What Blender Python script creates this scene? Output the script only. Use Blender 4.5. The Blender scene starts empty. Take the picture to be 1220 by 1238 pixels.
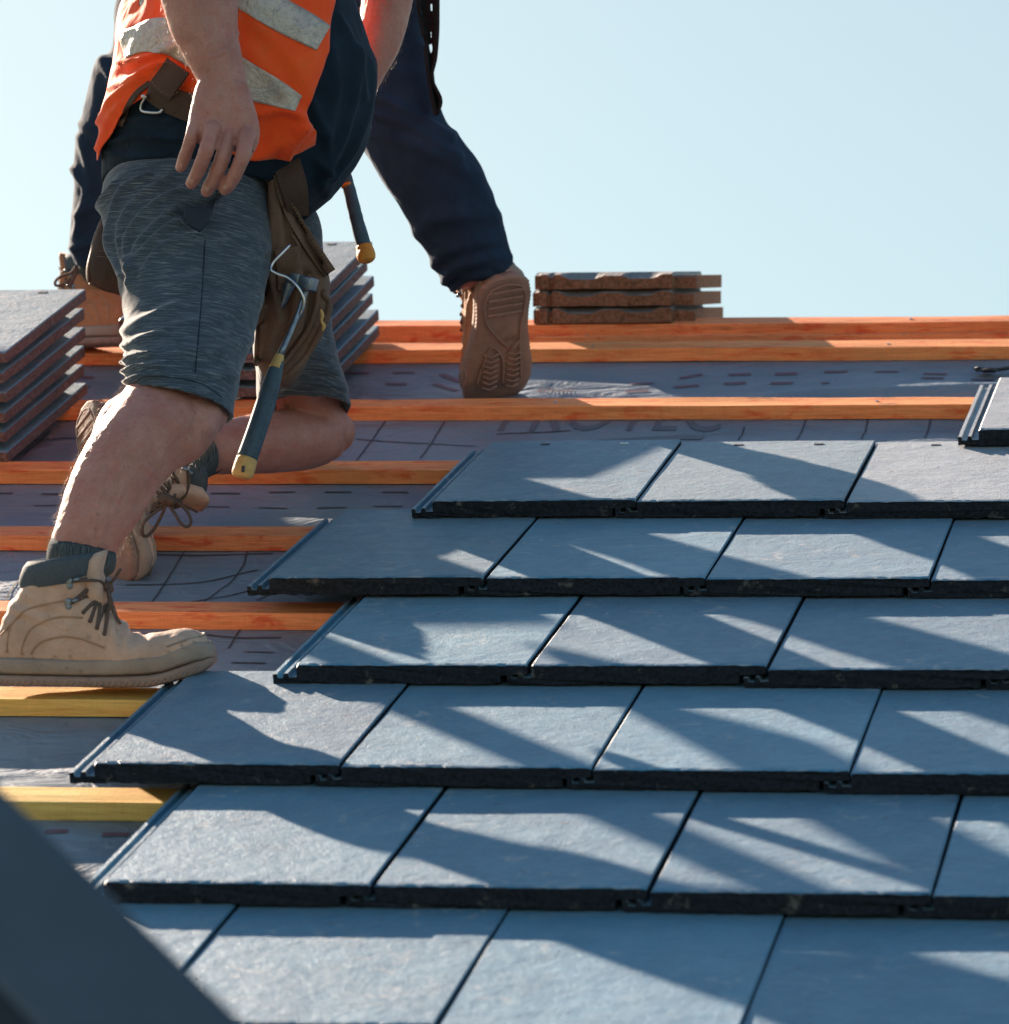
import bpy, bmesh, math, random
import numpy as np
from mathutils import Vector, Matrix
from mathutils.bvhtree import BVHTree

random.seed(7)
rng = np.random.default_rng(11)
scene = bpy.context.scene
COL = scene.collection

# ------------------------------------------------------------------ frames
# roof frame: x along the ridge, y up the slope, z out of the slope
PITCH = math.radians(27.5)
ORG = np.array([0.0, 0.0, 5.0])
cp, sp = math.cos(PITCH), math.sin(PITCH)
MR = np.array([[1, 0, 0], [0, cp, -sp], [0, sp, cp]])
def rw(P): return np.asarray(P, float) @ MR.T + ORG          # roof point -> world
FPX = 5039.5
CAM_ROOF = np.array([0.4794, -6.2384, 1.7177])
RCAM = np.array([[0.98180, 0.18340, -0.05000], [0.00100, -0.26790, -0.96340], [-0.19010, 0.94580, -0.26320]])
_u, _s, _v = np.linalg.svd(RCAM); RCAM = _u @ _v
CAMW = rw(CAM_ROOF)
RT, DN, FW = RCAM[0] @ MR.T, RCAM[1] @ MR.T, RCAM[2] @ MR.T
def at(x, y, D): return CAMW + D * (FW + (x - 610) / FPX * RT + (y - 619) / FPX * DN)
def ray(x, y):
    d = FW + (x - 610) / FPX * RT + (y - 619) / FPX * DN
    return d / np.linalg.norm(d)
def roofpt(x, y, Z):                                          # roof-frame point on plane z=Z
    d = RCAM[2] + (x - 610) / FPX * RCAM[0] + (y - 619) / FPX * RCAM[1]
    return CAM_ROOF + (Z - CAM_ROOF[2]) / d[2] * d
def px(P):
    c = (np.asarray(P) - CAMW); D = c @ FW
    return 610 + FPX * (c @ RT) / D, 619 + FPX * (c @ DN) / D, D
UP = np.array([0, 0, 1.0])

# ------------------------------------------------------------------ camera, sky, sun
cam = bpy.data.cameras.new("camera"); camo = bpy.data.objects.new("camera", cam); COL.objects.link(camo)
cam.sensor_width = 36; cam.sensor_fit = 'HORIZONTAL'; cam.lens = 36 * FPX / 1220
cam.clip_start = 0.05; cam.clip_end = 3000
cam.dof.use_dof = True; cam.dof.focus_distance = 6.45; cam.dof.aperture_fstop = 8.5
camo.matrix_world = Matrix(((RT[0], -DN[0], -FW[0], CAMW[0]), (RT[1], -DN[1], -FW[1], CAMW[1]), (RT[2], -DN[2], -FW[2], CAMW[2]), (0, 0, 0, 1)))
scene.camera = camo
LIGHT = MR @ np.array([0.82, -1.0, -0.178]); LIGHT /= np.linalg.norm(LIGHT)
SUN_EL = math.asin(-LIGHT[2]); SUN_AZ = math.atan2(-LIGHT[0], -LIGHT[1])     # azimuth from +y towards +x
w = bpy.data.worlds.new("World"); scene.world = w; w.use_nodes = True
nt = w.node_tree; bg = nt.nodes['Background']
sky = nt.nodes.new('ShaderNodeTexSky'); sky.sky_type = 'NISHITA'; sky.sun_disc = False
sky.sun_elevation = SUN_EL; sky.sun_rotation = SUN_AZ
sky.air_density = 1.0; sky.dust_density = 0.8; sky.ozone_density = 1.6; sky.altitude = 50
tc = nt.nodes.new('ShaderNodeTexCoord'); sx = nt.nodes.new('ShaderNodeSeparateXYZ'); nt.links.new(tc.outputs['Generated'], sx.inputs[0])
low = nt.nodes.new('ShaderNodeMapRange'); low.inputs['From Min'].default_value = .30; low.inputs['From Max'].default_value = .85; low.inputs['To Min'].default_value = 1; low.inputs['To Max'].default_value = 0; low.interpolation_type = 'SMOOTHSTEP'
nt.links.new(sx.outputs['Z'], low.inputs['Value'])                     # 1 near the horizon, 0 overhead
tcol = nt.nodes.new('ShaderNodeMix'); tcol.data_type = 'RGBA'; tcol.inputs[6].default_value = (.56, .86, .92, 1); tcol.inputs[7].default_value = (.84, .83, .665, 1); nt.links.new(low.outputs[0], tcol.inputs[0])
tint = nt.nodes.new('ShaderNodeMix'); tint.data_type = 'RGBA'; tint.blend_type = 'MULTIPLY'; tint.inputs[0].default_value = 1.0; nt.links.new(tcol.outputs[2], tint.inputs[7])
hf = nt.nodes.new('ShaderNodeMath'); hf.operation = 'MULTIPLY'; hf.inputs[1].default_value = .36; nt.links.new(low.outputs[0], hf.inputs[0])
haze = nt.nodes.new('ShaderNodeMix'); haze.data_type = 'RGBA'; haze.inputs[7].default_value = (4.05, 4.9, 5.1, 1); nt.links.new(hf.outputs[0], haze.inputs[0])   # pale summer haze low in the sky
nt.links.new(sky.outputs[0], tint.inputs[6]); nt.links.new(tint.outputs[2], haze.inputs[6]); nt.links.new(haze.outputs[2], bg.inputs[0]); bg.inputs[1].default_value = 0.05
sun = bpy.data.lights.new("sun", 'SUN'); sun.energy = 5.0; sun.angle = math.radians(0.53); sun.color = (1.0, 0.80, 0.62)
suno = bpy.data.objects.new("sun", sun); COL.objects.link(suno)
suno.rotation_euler = Vector(LIGHT).to_track_quat('-Z', 'Y').to_euler(); suno.location = (-8, 8, 14)
vs = scene.view_settings; scene.display_settings.display_device = 'sRGB'
vs.view_transform = 'Standard'; vs.look = 'None'; vs.exposure = 1.9; vs.gamma = 1.0; vs.use_curve_mapping = False

# ------------------------------------------------------------------ numpy noise
_perm = rng.permutation(512).astype(np.int64)
_perm = np.concatenate([_perm, _perm, _perm])
_grad = rng.normal(size=(512, 3)); _grad /= np.linalg.norm(_grad, axis=1)[:, None]
def noise(P, scale=1.0, seed=0):
    P = np.asarray(P, float) * scale + seed * 17.37
    i = np.floor(P).astype(np.int64); f = P - i; u = f * f * f * (f * (f * 6 - 15) + 10)
    i = i % 512; r = 0
    for dx in (0, 1):
        for dy in (0, 1):
            for dz in (0, 1):
                h = _perm[_perm[_perm[(i[:, 0] + dx) % 512] + (i[:, 1] + dy) % 512] + (i[:, 2] + dz) % 512] % 512
                g = (_grad[h] * (f - np.array([dx, dy, dz]))).sum(1)
                wx = u[:, 0] if dx else 1 - u[:, 0]; wy = u[:, 1] if dy else 1 - u[:, 1]; wz = u[:, 2] if dz else 1 - u[:, 2]
                r = r + g * wx * wy * wz
    return r * 1.6
def fbm(P, scale, n=3, seed=0):
    r = 0; a = 1
    for k in range(n): r = r + a * noise(P, scale * 2 ** k, seed + k * 3); a *= .5
    return r

# ------------------------------------------------------------------ materials
class NT:
    def __init__(s, name):
        s.m = bpy.data.materials.new(name); s.m.use_nodes = True; s.t = s.m.node_tree
        s.b = s.t.nodes['Principled BSDF']
    def n(s, typ, **kw):
        x = s.t.nodes.new(typ)
        for k, v in kw.items():
            if k.startswith('i_'):
                kk = k[2:]; x.inputs[int(kk) if kk.isdigit() else kk].default_value = v
            else: setattr(x, k, v)
        return x
    def l(s, a, b): s.t.links.new(a, b)
    def pos(s, scale=(1, 1, 1), rot=(0, 0, 0), src='world'):
        if src == 'world': o = s.n('ShaderNodeNewGeometry').outputs['Position']
        else: o = s.n('ShaderNodeTexCoord').outputs['Object']
        mp = s.n('ShaderNodeMapping'); mp.inputs['Scale'].default_value = scale; mp.inputs['Rotation'].default_value = rot
        s.l(o, mp.inputs['Vector']); return mp.outputs[0]
    def noise(s, vec, scale, detail=4, rough=.55, dist=0.0):
        x = s.n('ShaderNodeTexNoise'); x.inputs['Scale'].default_value = scale; x.inputs['Detail'].default_value = detail
        x.inputs['Roughness'].default_value = rough; x.inputs['Distortion'].default_value = dist
        s.l(vec, x.inputs['Vector']); return x.outputs['Fac']
    def ramp(s, fac, stops):
        r = s.n('ShaderNodeValToRGB'); e = r.color_ramp.elements
        while len(e) < len(stops): e.new(0.5)
        for k, (p, c) in enumerate(stops):
            e[k].position = p; e[k].color = (c[0], c[1], c[2], 1) if hasattr(c, '__len__') else (c, c, c, 1)
        s.l(fac, r.inputs[0]); return r.outputs[0]
    def mix(s, fac, a, b, blend='MIX'):
        x = s.n('ShaderNodeMix', data_type='RGBA', blend_type=blend)
        for sock, v in ((x.inputs[0], fac), (x.inputs[6], a), (x.inputs[7], b)):
            if hasattr(v, 'is_linked'): s.l(v, sock)
            elif hasattr(v, '__len__'): sock.default_value = (v[0], v[1], v[2], 1)
            else: sock.default_value = v
        return x.outputs[2]
    def math(s, op, a, b=0.0):
        x = s.n('ShaderNodeMath', operation=op)
        for sock, v in ((x.inputs[0], a), (x.inputs[1], b)):
            if hasattr(v, 'is_linked'): s.l(v, sock)
            else: sock.default_value = v
        return x.outputs[0]
    def bump(s, h, strength=.3, dist=.01, prev=None):
        b = s.n('ShaderNodeBump'); b.inputs['Strength'].default_value = strength; b.inputs['Distance'].default_value = dist
        s.l(h, b.inputs['Height'])
        if prev is not None: s.l(prev, b.inputs['Normal'])
        return b.outputs[0]
    def done(s, col=None, rough=.6, normal=None, metal=0, spec=.5, **kw):
        if col is not None:
            if hasattr(col, 'is_linked'): s.l(col, s.b.inputs['Base Color'])
            else: s.b.inputs['Base Color'].default_value = (*col, 1)
        if hasattr(rough, 'is_linked'): s.l(rough, s.b.inputs['Roughness'])
        else: s.b.inputs['Roughness'].default_value = rough
        if normal is not None: s.l(normal, s.b.inputs['Normal'])
        s.b.inputs['Metallic'].default_value = metal; s.b.inputs['Specular IOR Level'].default_value = spec
        for k, v in kw.items(): s.b.inputs[k].default_value = v
        return s.m

def m_tile(name, c0, c1, grit=.5, dust=.35):
    a = NT(name); p = a.pos()
    n1 = a.noise(p, 11, 6, .68); n2 = a.noise(p, 380, 3, .6); n3 = a.noise(p, 38, 4, .6)
    col = a.ramp(n1, [(.3, c0), (.7, c1)])
    col = a.mix(a.ramp(n2, [(.56, 0), (.66, grit)]), col, (.03, .035, .04))          # dark specks
    st = a.noise(a.pos((5, 60, 60), (PITCH, 0, 0)), 3, 4, .65)
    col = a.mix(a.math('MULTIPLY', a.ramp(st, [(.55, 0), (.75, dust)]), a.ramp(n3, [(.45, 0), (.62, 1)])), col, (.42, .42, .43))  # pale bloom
    spk = a.noise(p, 55, 2, .5)
    col = a.mix(a.ramp(spk, [(.72, 0), (.74, .6)]), col, (.025, .028, .03))
    # pale scuffs and dusty smears
    sm = a.noise(a.pos((1, 1, 1), (0, .4, .7)), 24, 5, .7, 1.2)
    col = a.mix(a.math('MULTIPLY', a.ramp(sm, [(.57, 0), (.70, .62)]), a.ramp(a.noise(p, 6, 2, .5), [(.46, 0), (.58, 1)])), col, (.46, .45, .44))
    oi = a.n('ShaderNodeObjectInfo'); tone = a.ramp(oi.outputs['Random'], [(0, (.80, .82, .84)), (1, (1.16, 1.13, 1.10))]); col = a.mix(1.0, col, tone, 'MULTIPLY')
    tco = a.n('ShaderNodeTexCoord'); so = a.n('ShaderNodeSeparateXYZ'); a.l(tco.outputs['Object'], so.inputs[0])
    wear = a.math('MULTIPLY', a.ramp(so.outputs['Y'], [(.002, .55), (.011, 0)]), a.ramp(a.noise(p, 26, 4, .7), [(.45, 0), (.62, 1)])); col = a.mix(wear, col, (.50, .50, .50))   # worn pale arris
    b = a.bump(a.noise(p, 14, 3, .5), .35, .010)
    b = a.bump(a.noise(p, 62, 4, .65), .5, .0042, b)
    b = a.bump(n2, .7, .0017, b)
    m = a.done(col, a.ramp(n3, [(.3, .40), (.7, .52)]), b, spec=.6)
    a.b.inputs['Sheen Weight'].default_value = .155; a.b.inputs['Sheen Roughness'].default_value = .5; a.b.inputs['Sheen Tint'].default_value = (1.0, .78, .70, 1)   # film of cement dust
    return m
def m_tile_edge(name, c):
    a = NT(name); p = a.pos()
    n = a.noise(p, 160, 5, .7); n1 = a.noise(p, 30, 5, .7)
    col = a.ramp(n, [(.3, [x * .35 for x in c]), (.6, c)])
    col = a.mix(a.ramp(n1, [(.60, 0), (.70, .6)]), col, (.26, .24, .22))
    v = a.noise(p, 70, 3, .5)
    b = a.bump(v, 1.0, .010); b = a.bump(n, 1.0, .006, b)
    return a.done(col, .9, b, spec=.2)
def m_wood(name, c0, c1, blotch, knot=(.12, .045, .02)):
    a = NT(name)
    
    g = a.noise(a.pos((2.2, 75, 75)), 1.6, 5, .6, .6)
    col = a.ramp(g, [(.25, c0), (.7, c1)])
    bl = a.noise(a.pos((6, 22, 22)), 2.2, 5, .7, .4)
    col = a.mix(a.ramp(bl, [(.52, 0), (.66, .85)]), col, blotch)
    fine = a.noise(a.pos((9, 260, 260)), 2, 3, .6)
    col = a.mix(a.ramp(fine, [(.35, .45), (.55, 0)]), col, [x * .5 for x in c0])
    tone = a.noise(a.pos((1.3, 9, 9)), 1.7, 3, .6); col = a.mix(1.0, col, a.ramp(tone, [(.3, (.86, .80, .76)), (.7, (1.12, 1.1, 1.06))]), 'MULTIPLY')
    saw = a.noise(a.pos((420, 30, 30), (0, .35, .3)), 1.2, 3, .6); col = a.mix(a.ramp(saw, [(.3, .22), (.5, 0)]), col, [x * .6 for x in c0])
    vo = a.n('ShaderNodeTexVoronoi'); vo.inputs['Scale'].default_value = 2.3; a.l(a.pos((1, 3.2, 3.2)), vo.inputs['Vector'])
    kd = a.ramp(vo.outputs['Distance'], [(.03, 1), (.065, 0)])
    col = a.mix(a.math('MULTIPLY', kd, .85), col, knot)
    b = a.bump(g, .4, .003); b = a.bump(fine, .5, .0012, b); b = a.bump(saw, .4, .001, b)
    return a.done(col, .72, b, spec=.3)
def m_cloth(name, c, var=.25, weave=900, rough=.92, sheen=.3, fold=0.0):
    a = NT(name); p = a.pos()
    n1 = a.noise(p, 14, 4, .6); n2 = a.noise(p, weave, 2, .5)
    col = a.ramp(n1, [(.3, [x * (1 - var) for x in c]), (.7, [min(1, x * (1 + var)) for x in c])])
    b = a.bump(n2, .25, .0006)
    if fold: b = a.bump(a.noise(p, 22, 3, .5, .8), fold, .012, b)
    m = a.done(col, rough, b, spec=.2)
    a.b.inputs['Sheen Weight'].default_value = sheen; a.b.inputs['Sheen Roughness'].default_value = .4
    a.b.inputs['Sheen Tint'].default_value = (min(1, c[0] * 2 + .1), min(1, c[1] * 2 + .1), min(1, c[2] * 2 + .1), 1)
    return m
def m_plain(name, c, rough=.5, metal=0, var=.15, scale=60, bump=.2, bd=.001, spec=.5):
    a = NT(name); p = a.pos()
    n = a.noise(p, scale, 4, .6)
    col = a.ramp(n, [(.3, [x * (1 - var) for x in c]), (.7, [min(1, x * (1 + var)) for x in c])])
    return a.done(col, rough, a.bump(n, bump, bd), metal, spec)
def m_leather(name, c, dirt=(.06, .05, .04), damt=.5, rough=.75, spec=.3):
    a = NT(name); p = a.pos()
    n1 = a.noise(p, 18, 5, .65); n2 = a.noise(p, 330, 3, .6); n3 = a.noise(p, 75, 5, .7)
    col = a.ramp(n1, [(.3, [x * .8 for x in c]), (.7, [min(1, x * 1.12) for x in c])])
    col = a.mix(a.ramp(n3, [(.58, 0), (.72, damt)]), col, dirt)
    b = a.bump(n3, .5, .004); b = a.bump(n2, .5, .0009, b)
    return a.done(col, rough, b, spec=spec)
M = {}
M['tile'] = m_tile('tile_slate_grey', (.016, .172, .300), (.046, .242, .385))
M['tile_gritty'] = m_tile('tile_gritty_grey', (.044, .19, .29), (.10, .262, .365), grit=.95, dust=.3)
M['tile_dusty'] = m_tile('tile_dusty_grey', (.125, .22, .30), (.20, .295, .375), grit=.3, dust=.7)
M['tile_edge'] = m_tile_edge('tile_edge', (.030, .038, .052))
M['tile_speck'] = m_tile('tile_specked', (.016, .157, .272), (.046, .228, .355), grit=.9, dust=.2)
M['stack_edge'] = m_tile_edge('stack_edge', (.25, .185, .19))
M['tile_brown'] = m_tile('old_tile_top', (.10, .11, .12), (.16, .165, .17), grit=.9)
M['tile_brown_edge'] = m_tile_edge('old_tile_edge', (.36, .19, .125))
M['wood_red'] = m_wood('red_treated_timber', (.90, .27, .105), (.98, .41, .19), (.78, .085, .04))
M['wood_orange'] = m_wood('orange_treated_timber', (.95, .31, .10), (1.0, .46, .19), (.84, .13, .04))
M['wood_yellow'] = m_wood('yellow_timber', (.92, .56, .15), (1.0, .70, .24), (.9, .5, .14), (.3, .16, .05))

def m_underlay():
    a = NT('underlay_membrane'); p = a.pos()
    n1 = a.noise(p, 5, 4, .6); n2 = a.noise(a.pos((60, 260, 60), (0, 0, .5)), 2.2, 2, .5); n3 = a.noise(p, 700, 2, .5)
    col = a.ramp(n1, [(.3, (.15, .20, .26)), (.7, (.21, .255, .315))])
    b = a.bump(a.noise(a.pos((1, 1.8, 1.8)), 9, 4, .55, .8), .75, .022); b = a.bump(n2, .5, .0012, b); b = a.bump(n3, .25, .0005, b)
    return a.done(col, .52, b, spec=.5)
M['underlay'] = m_underlay()
M['ink_black'] = m_plain('black_ink', (.05, .053, .065), .6, bump=.05)
M['ink_faint'] = m_plain('faint_ink', (.115, .135, .17), .6, bump=.05)
M['ink_maroon'] = m_plain('maroon_ink', (.15, .075, .10), .6, bump=.05)

# ------------------------------------------------------------------ object helpers
def link(o, parent=None):
    COL.objects.link(o)
    if parent is not None:
        o.parent = parent
    return o
def mesh_from(name, verts, faces, mats=(), fm=None, smooth=True):
    me = bpy.data.meshes.new(name); me.from_pydata([tuple(v) for v in verts], [], [tuple(int(i) for i in f) for f in faces]); me.update()
    for m in mats: me.materials.append(m)
    if fm is not None: me.polygons.foreach_set('material_index', np.asarray(fm, np.int32))
    me.polygons.foreach_set('use_smooth', np.full(len(me.polygons), smooth)); me.update()
    return me
def part(name, geo, mat, parent=None, smooth=True, origin=None, label=None):
    """geo = (verts, faces) in world; parent's location is subtracted"""
    V = np.asarray(geo[0], float)
    if parent is not None:
        base = np.zeros(3); q = parent
        while q is not None: base = base + np.array(q.location); q = q.parent
        V = V - base; loc = (0, 0, 0)
    else:
        loc = origin if origin is not None else V[V[:, 2].argmin()]
        V = V - np.asarray(loc)
    o = bpy.data.objects.new(name, mesh_from(name, V, geo[1], [mat], smooth=smooth)); o.location = tuple(loc)
    if label: o['label'] = label
    return link(o, parent)
def root(name, loc, label, cat, group=None):
    o = bpy.data.objects.new(name, None); o.location = tuple(float(c) for c in loc); o.empty_display_size = .1
    o['label'] = label; o['category'] = cat
    if group: o['group'] = group
    return link(o)
def tag(o, label, cat, group=None, kind=None):
    o['label'] = label; o['category'] = cat
    if group: o['group'] = group
    if kind: o['kind'] = kind
    return o
def struct(o): o['kind'] = 'structure'; return o
def cat_geo(*gs):
    V, F, k = [], [], 0
    for v, f in gs:
        V.append(np.asarray(v, float)); F += [[i + k for i in q] for q in f]; k += len(v)
    return np.concatenate(V), F
def grid_faces(nu, nv, closed=False, flip=False):
    F = []
    for i in range(nu - 1):
        for j in range(nv if closed else nv - 1):
            a, b = i * nv + j, i * nv + (j + 1) % nv
            q = [a, b, b + nv, a + nv]
            F.append(q[::-1] if flip else q)
    return F
def catmull(P, n):
    P = np.asarray(P, float); K = len(P)
    if K < 3: return P[0] + np.linspace(0, 1, n)[:, None] * (P[-1] - P[0])
    out = []
    for t in np.linspace(0, K - 1, n):
        i = min(int(t), K - 2); f = t - i
        p0 = P[i - 1] if i > 0 else 2 * P[0] - P[1]; p3 = P[i + 2] if i + 2 < K else 2 * P[-1] - P[-2]
        p1, p2 = P[i], P[i + 1]
        out.append(.5 * (2 * p1 + (p2 - p0) * f + (2 * p0 - 5 * p1 + 4 * p2 - p3) * f * f + (3 * p1 - p0 - 3 * p2 + p3) * f ** 3))
    return np.array(out)
def rings(C, A, B, n=24, exp=2.0, cap=True):
    """closed loft through rings with centre C[i], half axes A[i], B[i]"""
    t = np.linspace(0, 2 * np.pi, n, endpoint=False)
    ct, st = np.cos(t), np.sin(t)
    ex = 2.0 / exp
    ct = np.sign(ct) * np.abs(ct) ** ex; st = np.sign(st) * np.abs(st) ** ex
    V = (C[:, None, :] + ct[None, :, None] * A[:, None, :] + st[None, :, None] * B[:, None, :]).reshape(-1, 3)
    F = grid_faces(len(C), n, True)
    if cap:
        V = np.concatenate([V, C[:1], C[-1:]]); a, b = len(V) - 2, len(V) - 1; o = (len(C) - 1) * n
        for j in range(n): F.append([a, (j + 1) % n, j]); F.append([b, o + j, o + (j + 1) % n])
    # consistent outward normals
    return V, F
def fixn(geo):
    bm = bmesh.new(); vs_ = [bm.verts.new(v) for v in geo[0]]
    for f in geo[1]:
        try: bm.faces.new([vs_[i] for i in f])
        except ValueError: pass
    bmesh.ops.recalc_face_normals(bm, faces=bm.faces[:]); bm.verts.index_update()
    V = np.array([v.co[:] for v in bm.verts]); F = [[v.index for v in f.verts] for f in bm.faces]; bm.free()
    return V, F
def loft_px(st, n=28, sub=6, bvec='perp', exp=2.0, cap=True):
    """st: (xl,yl,xr,yr,D,half_depth) silhouettes in photo pixels at a depth in metres"""
    S = catmull(np.array(st, float), (len(st) - 1) * sub + 1)
    L = np.array([at(s[0], s[1], s[4]) for s in S]); Rr = np.array([at(s[2], s[3], s[4]) for s in S])
    C = (L + Rr) / 2; A = (Rr - L) / 2; T = np.gradient(C, axis=0)
    B = []
    for i in range(len(S)):
        a = A[i] / np.linalg.norm(A[i])
        if bvec == 'perp':
            t = T[i] - a * (T[i] @ a)
            b = np.cross(a, t)
        else:
            f = FW.copy(); f[2] = 0; b = f - a * (f @ a)
        b /= np.linalg.norm(b)
        if b @ FW < 0: b = -b
        B.append(b * S[i][5])
    return rings(C, A, np.array(B), n, exp, cap)
def tube(P, r, n=8, sub=0, cap=True):
    P = np.asarray(P, float)
    r = np.atleast_1d(np.asarray(r, float))
    if len(r) == 1: r = np.full(len(P), r[0])
    if sub:
        m = (len(P) - 1) * sub + 1
        Q = catmull(np.concatenate([P, r[:, None]], 1), m); P, r = Q[:, :3], Q[:, 3]
    T = np.gradient(P, axis=0); T /= np.linalg.norm(T, axis=1)[:, None] + 1e-12
    a = np.cross(T[0], UP if abs(T[0][2]) < .9 else np.array([1, 0, 0.])); a /= np.linalg.norm(a)
    A, B = [], []
    for t_ in T:
        a = a - t_ * (a @ t_); a /= np.linalg.norm(a) + 1e-12
        A.append(a); B.append(np.cross(t_, a))
    return rings(P, np.array(A) * r[:, None], np.array(B) * r[:, None], n, 2, cap)
def ball(c, r, n=12):
    th = np.linspace(0.05, np.pi - .05, n); c = np.asarray(c, float)
    r = np.broadcast_to(np.asarray(r, float), 3)
    C = c + np.outer(np.cos(th), [0, 0, r[2]]); z = np.zeros(n)
    A = np.stack([np.sin(th) * r[0], z, z], 1); B = np.stack([z, np.sin(th) * r[1], z], 1)
    return rings(C, A, B, n * 2)
def boxg(c, h, R=None, bev=0.0):
    """box centre c, half sizes h, rotation columns R, bevelled edges"""
    bm = bmesh.new(); bmesh.ops.create_cube(bm, size=2)
    for v in bm.verts: v.co = Vector((v.co.x * h[0], v.co.y * h[1], v.co.z * h[2]))
    if bev: bmesh.ops.bevel(bm, geom=bm.edges[:], offset=bev, segments=2, affect='EDGES', profile=.6)
    bm.verts.index_update()
    V = np.array([v.co[:] for v in bm.verts]); F = [[v.index for v in f.verts] for f in bm.faces]; bm.free()
    if R is not None: V = V @ np.asarray(R).T
    return V + np.asarray(c), F
def remesh(geos, voxel, smooth=2):
    V, F = cat_geo(*[fixn(g) for g in geos])
    me = mesh_from('tmp', V, F); o = bpy.data.objects.new('tmp', me); COL.objects.link(o)
    r = o.modifiers.new('r', 'REMESH'); r.mode = 'VOXEL'; r.voxel_size = voxel; r.adaptivity = 0
    if smooth: s = o.modifiers.new('s', 'SMOOTH'); s.factor = .5; s.iterations = smooth
    dg = bpy.context.evaluated_depsgraph_get(); dg.update()
    e = o.evaluated_get(dg); m2 = e.to_mesh()
    V = np.empty(len(m2.vertices) * 3); m2.vertices.foreach_get('co', V); V = V.reshape(-1, 3)
    F = [list(p.vertices) for p in m2.polygons]
    e.to_mesh_clear(); bpy.data.objects.remove(o); bpy.data.meshes.remove(me)
    return V, F
def vnormals(geo):
    V, F = geo; N = np.zeros_like(V); Fa = np.array([f[:4] if len(f) >= 4 else f + [f[-1]] for f in F])
    n = np.cross(V[Fa[:, 2]] - V[Fa[:, 0]], V[Fa[:, 3]] - V[Fa[:, 1]])
    for k in range(4): np.add.at(N, Fa[:, k], n)
    return N / (np.linalg.norm(N, axis=1)[:, None] + 1e-12)
def bvh(geo): return BVHTree.FromPolygons([Vector(v) for v in geo[0]], geo[1])
def drape(tree, x, y, off=0.0, D0=None):
    d = ray(x, y); h = tree.ray_cast(Vector(CAMW), Vector(d))
    if h[0] is None: return None if D0 is None else at(x, y, D0)
    return np.array(h[0]) - d * off
def drape_line(tree, pts, off, n=20, D0=6.3):
    P = catmull(np.array([[a, b, 0] for a, b in pts], float), n)
    return np.array([drape(tree, a, b, off, D0) for a, b, _ in P])
def dup(o, parent=None):
    c = o.copy(); COL.objects.link(c); c.parent = parent
    for ch in list(o.children): dup(ch, c)
    return c

# ================================================================== GROUND
def m_ground():
    a = NT('ground_grass'); p = a.pos()
    col = a.ramp(a.noise(p, .35, 5, .6), [(.35, (.10, .085, .055)), (.6, (.06, .085, .03))])
    return a.done(col, .95, a.bump(a.noise(p, 9, 3), .4, .03))
g_ = part('ground', ([(-1200, -1200, 0), (1200, -1200, 0), (1200, 1200, 0), (-1200, 1200, 0)], [[0, 1, 2, 3]]), m_ground(), origin=(0, 0, 0)); struct(g_)

# ================================================================== ROOF UNDERLAY
BAT = [1.3126, .873, .4381, .0205, -.4069, -.8264, -1.2591, -1.69, -2.12]      # front arris of each batten up the slope
BW, BT = .060, .025
def und_z(X, Y):
    X = np.asarray(X, float); Y = np.asarray(Y, float); P = np.stack([X, Y, np.zeros_like(X)], -1).reshape(-1, 3)
    near = np.min(np.abs(Y[..., None] - (np.array(BAT + [1.50]) + .03)), -1)
    free = np.clip((near - .03) / .09, 0, 1); free = free * free * (3 - 2 * free)
    z = -.0915 - .004 * free + free * (.0085 * fbm(P * [1, 2.2, 1], 2.1, 3, 2) ).reshape(X.shape)
    # the loose ruck between the two upper battens on the right
    ruck = np.exp(-((Y - (1.06 + .10 * (X + .35))) / .035) ** 2) * np.clip((X + .72) / .3, 0, 1) * np.clip((.25 - X) / .2, 0, 1)
    ruck2 = np.exp(-((Y - (.70 + .05 * np.sin(X * 9))) / .03) ** 2) * np.exp(-((X + .72) / .2) ** 2)
    return z + .016 * ruck * free + .012 * ruck2 * free
xs = np.arange(-2.5, 1.0, .0125); ys = np.arange(-2.7, 1.535, .0125)
GX, GY = np.meshgrid(xs, ys); GZ = und_z(GX, GY)
V = np.stack([GX, GY, GZ], -1).reshape(-1, 3); F = grid_faces(len(ys), len(xs))
und = part('roof_underlay', (rw(V), F), M['underlay'], origin=rw([-.6, -1, -.09]))
tag(und, 'grey printed roofing membrane stretched over the rafters under the battens', 'roof membrane')
# far slope beyond the ridge
Vb = [(x, 1.53 + d * math.cos(2 * PITCH), -.0915 - d * math.sin(2 * PITCH)) for d in (0, .5, 1, 2, 3.5) for x in (-2.5, -1.2, 0, 1.0)]
part('back_slope', (rw(Vb), grid_faces(5, 4)), M['underlay'], und)
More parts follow.
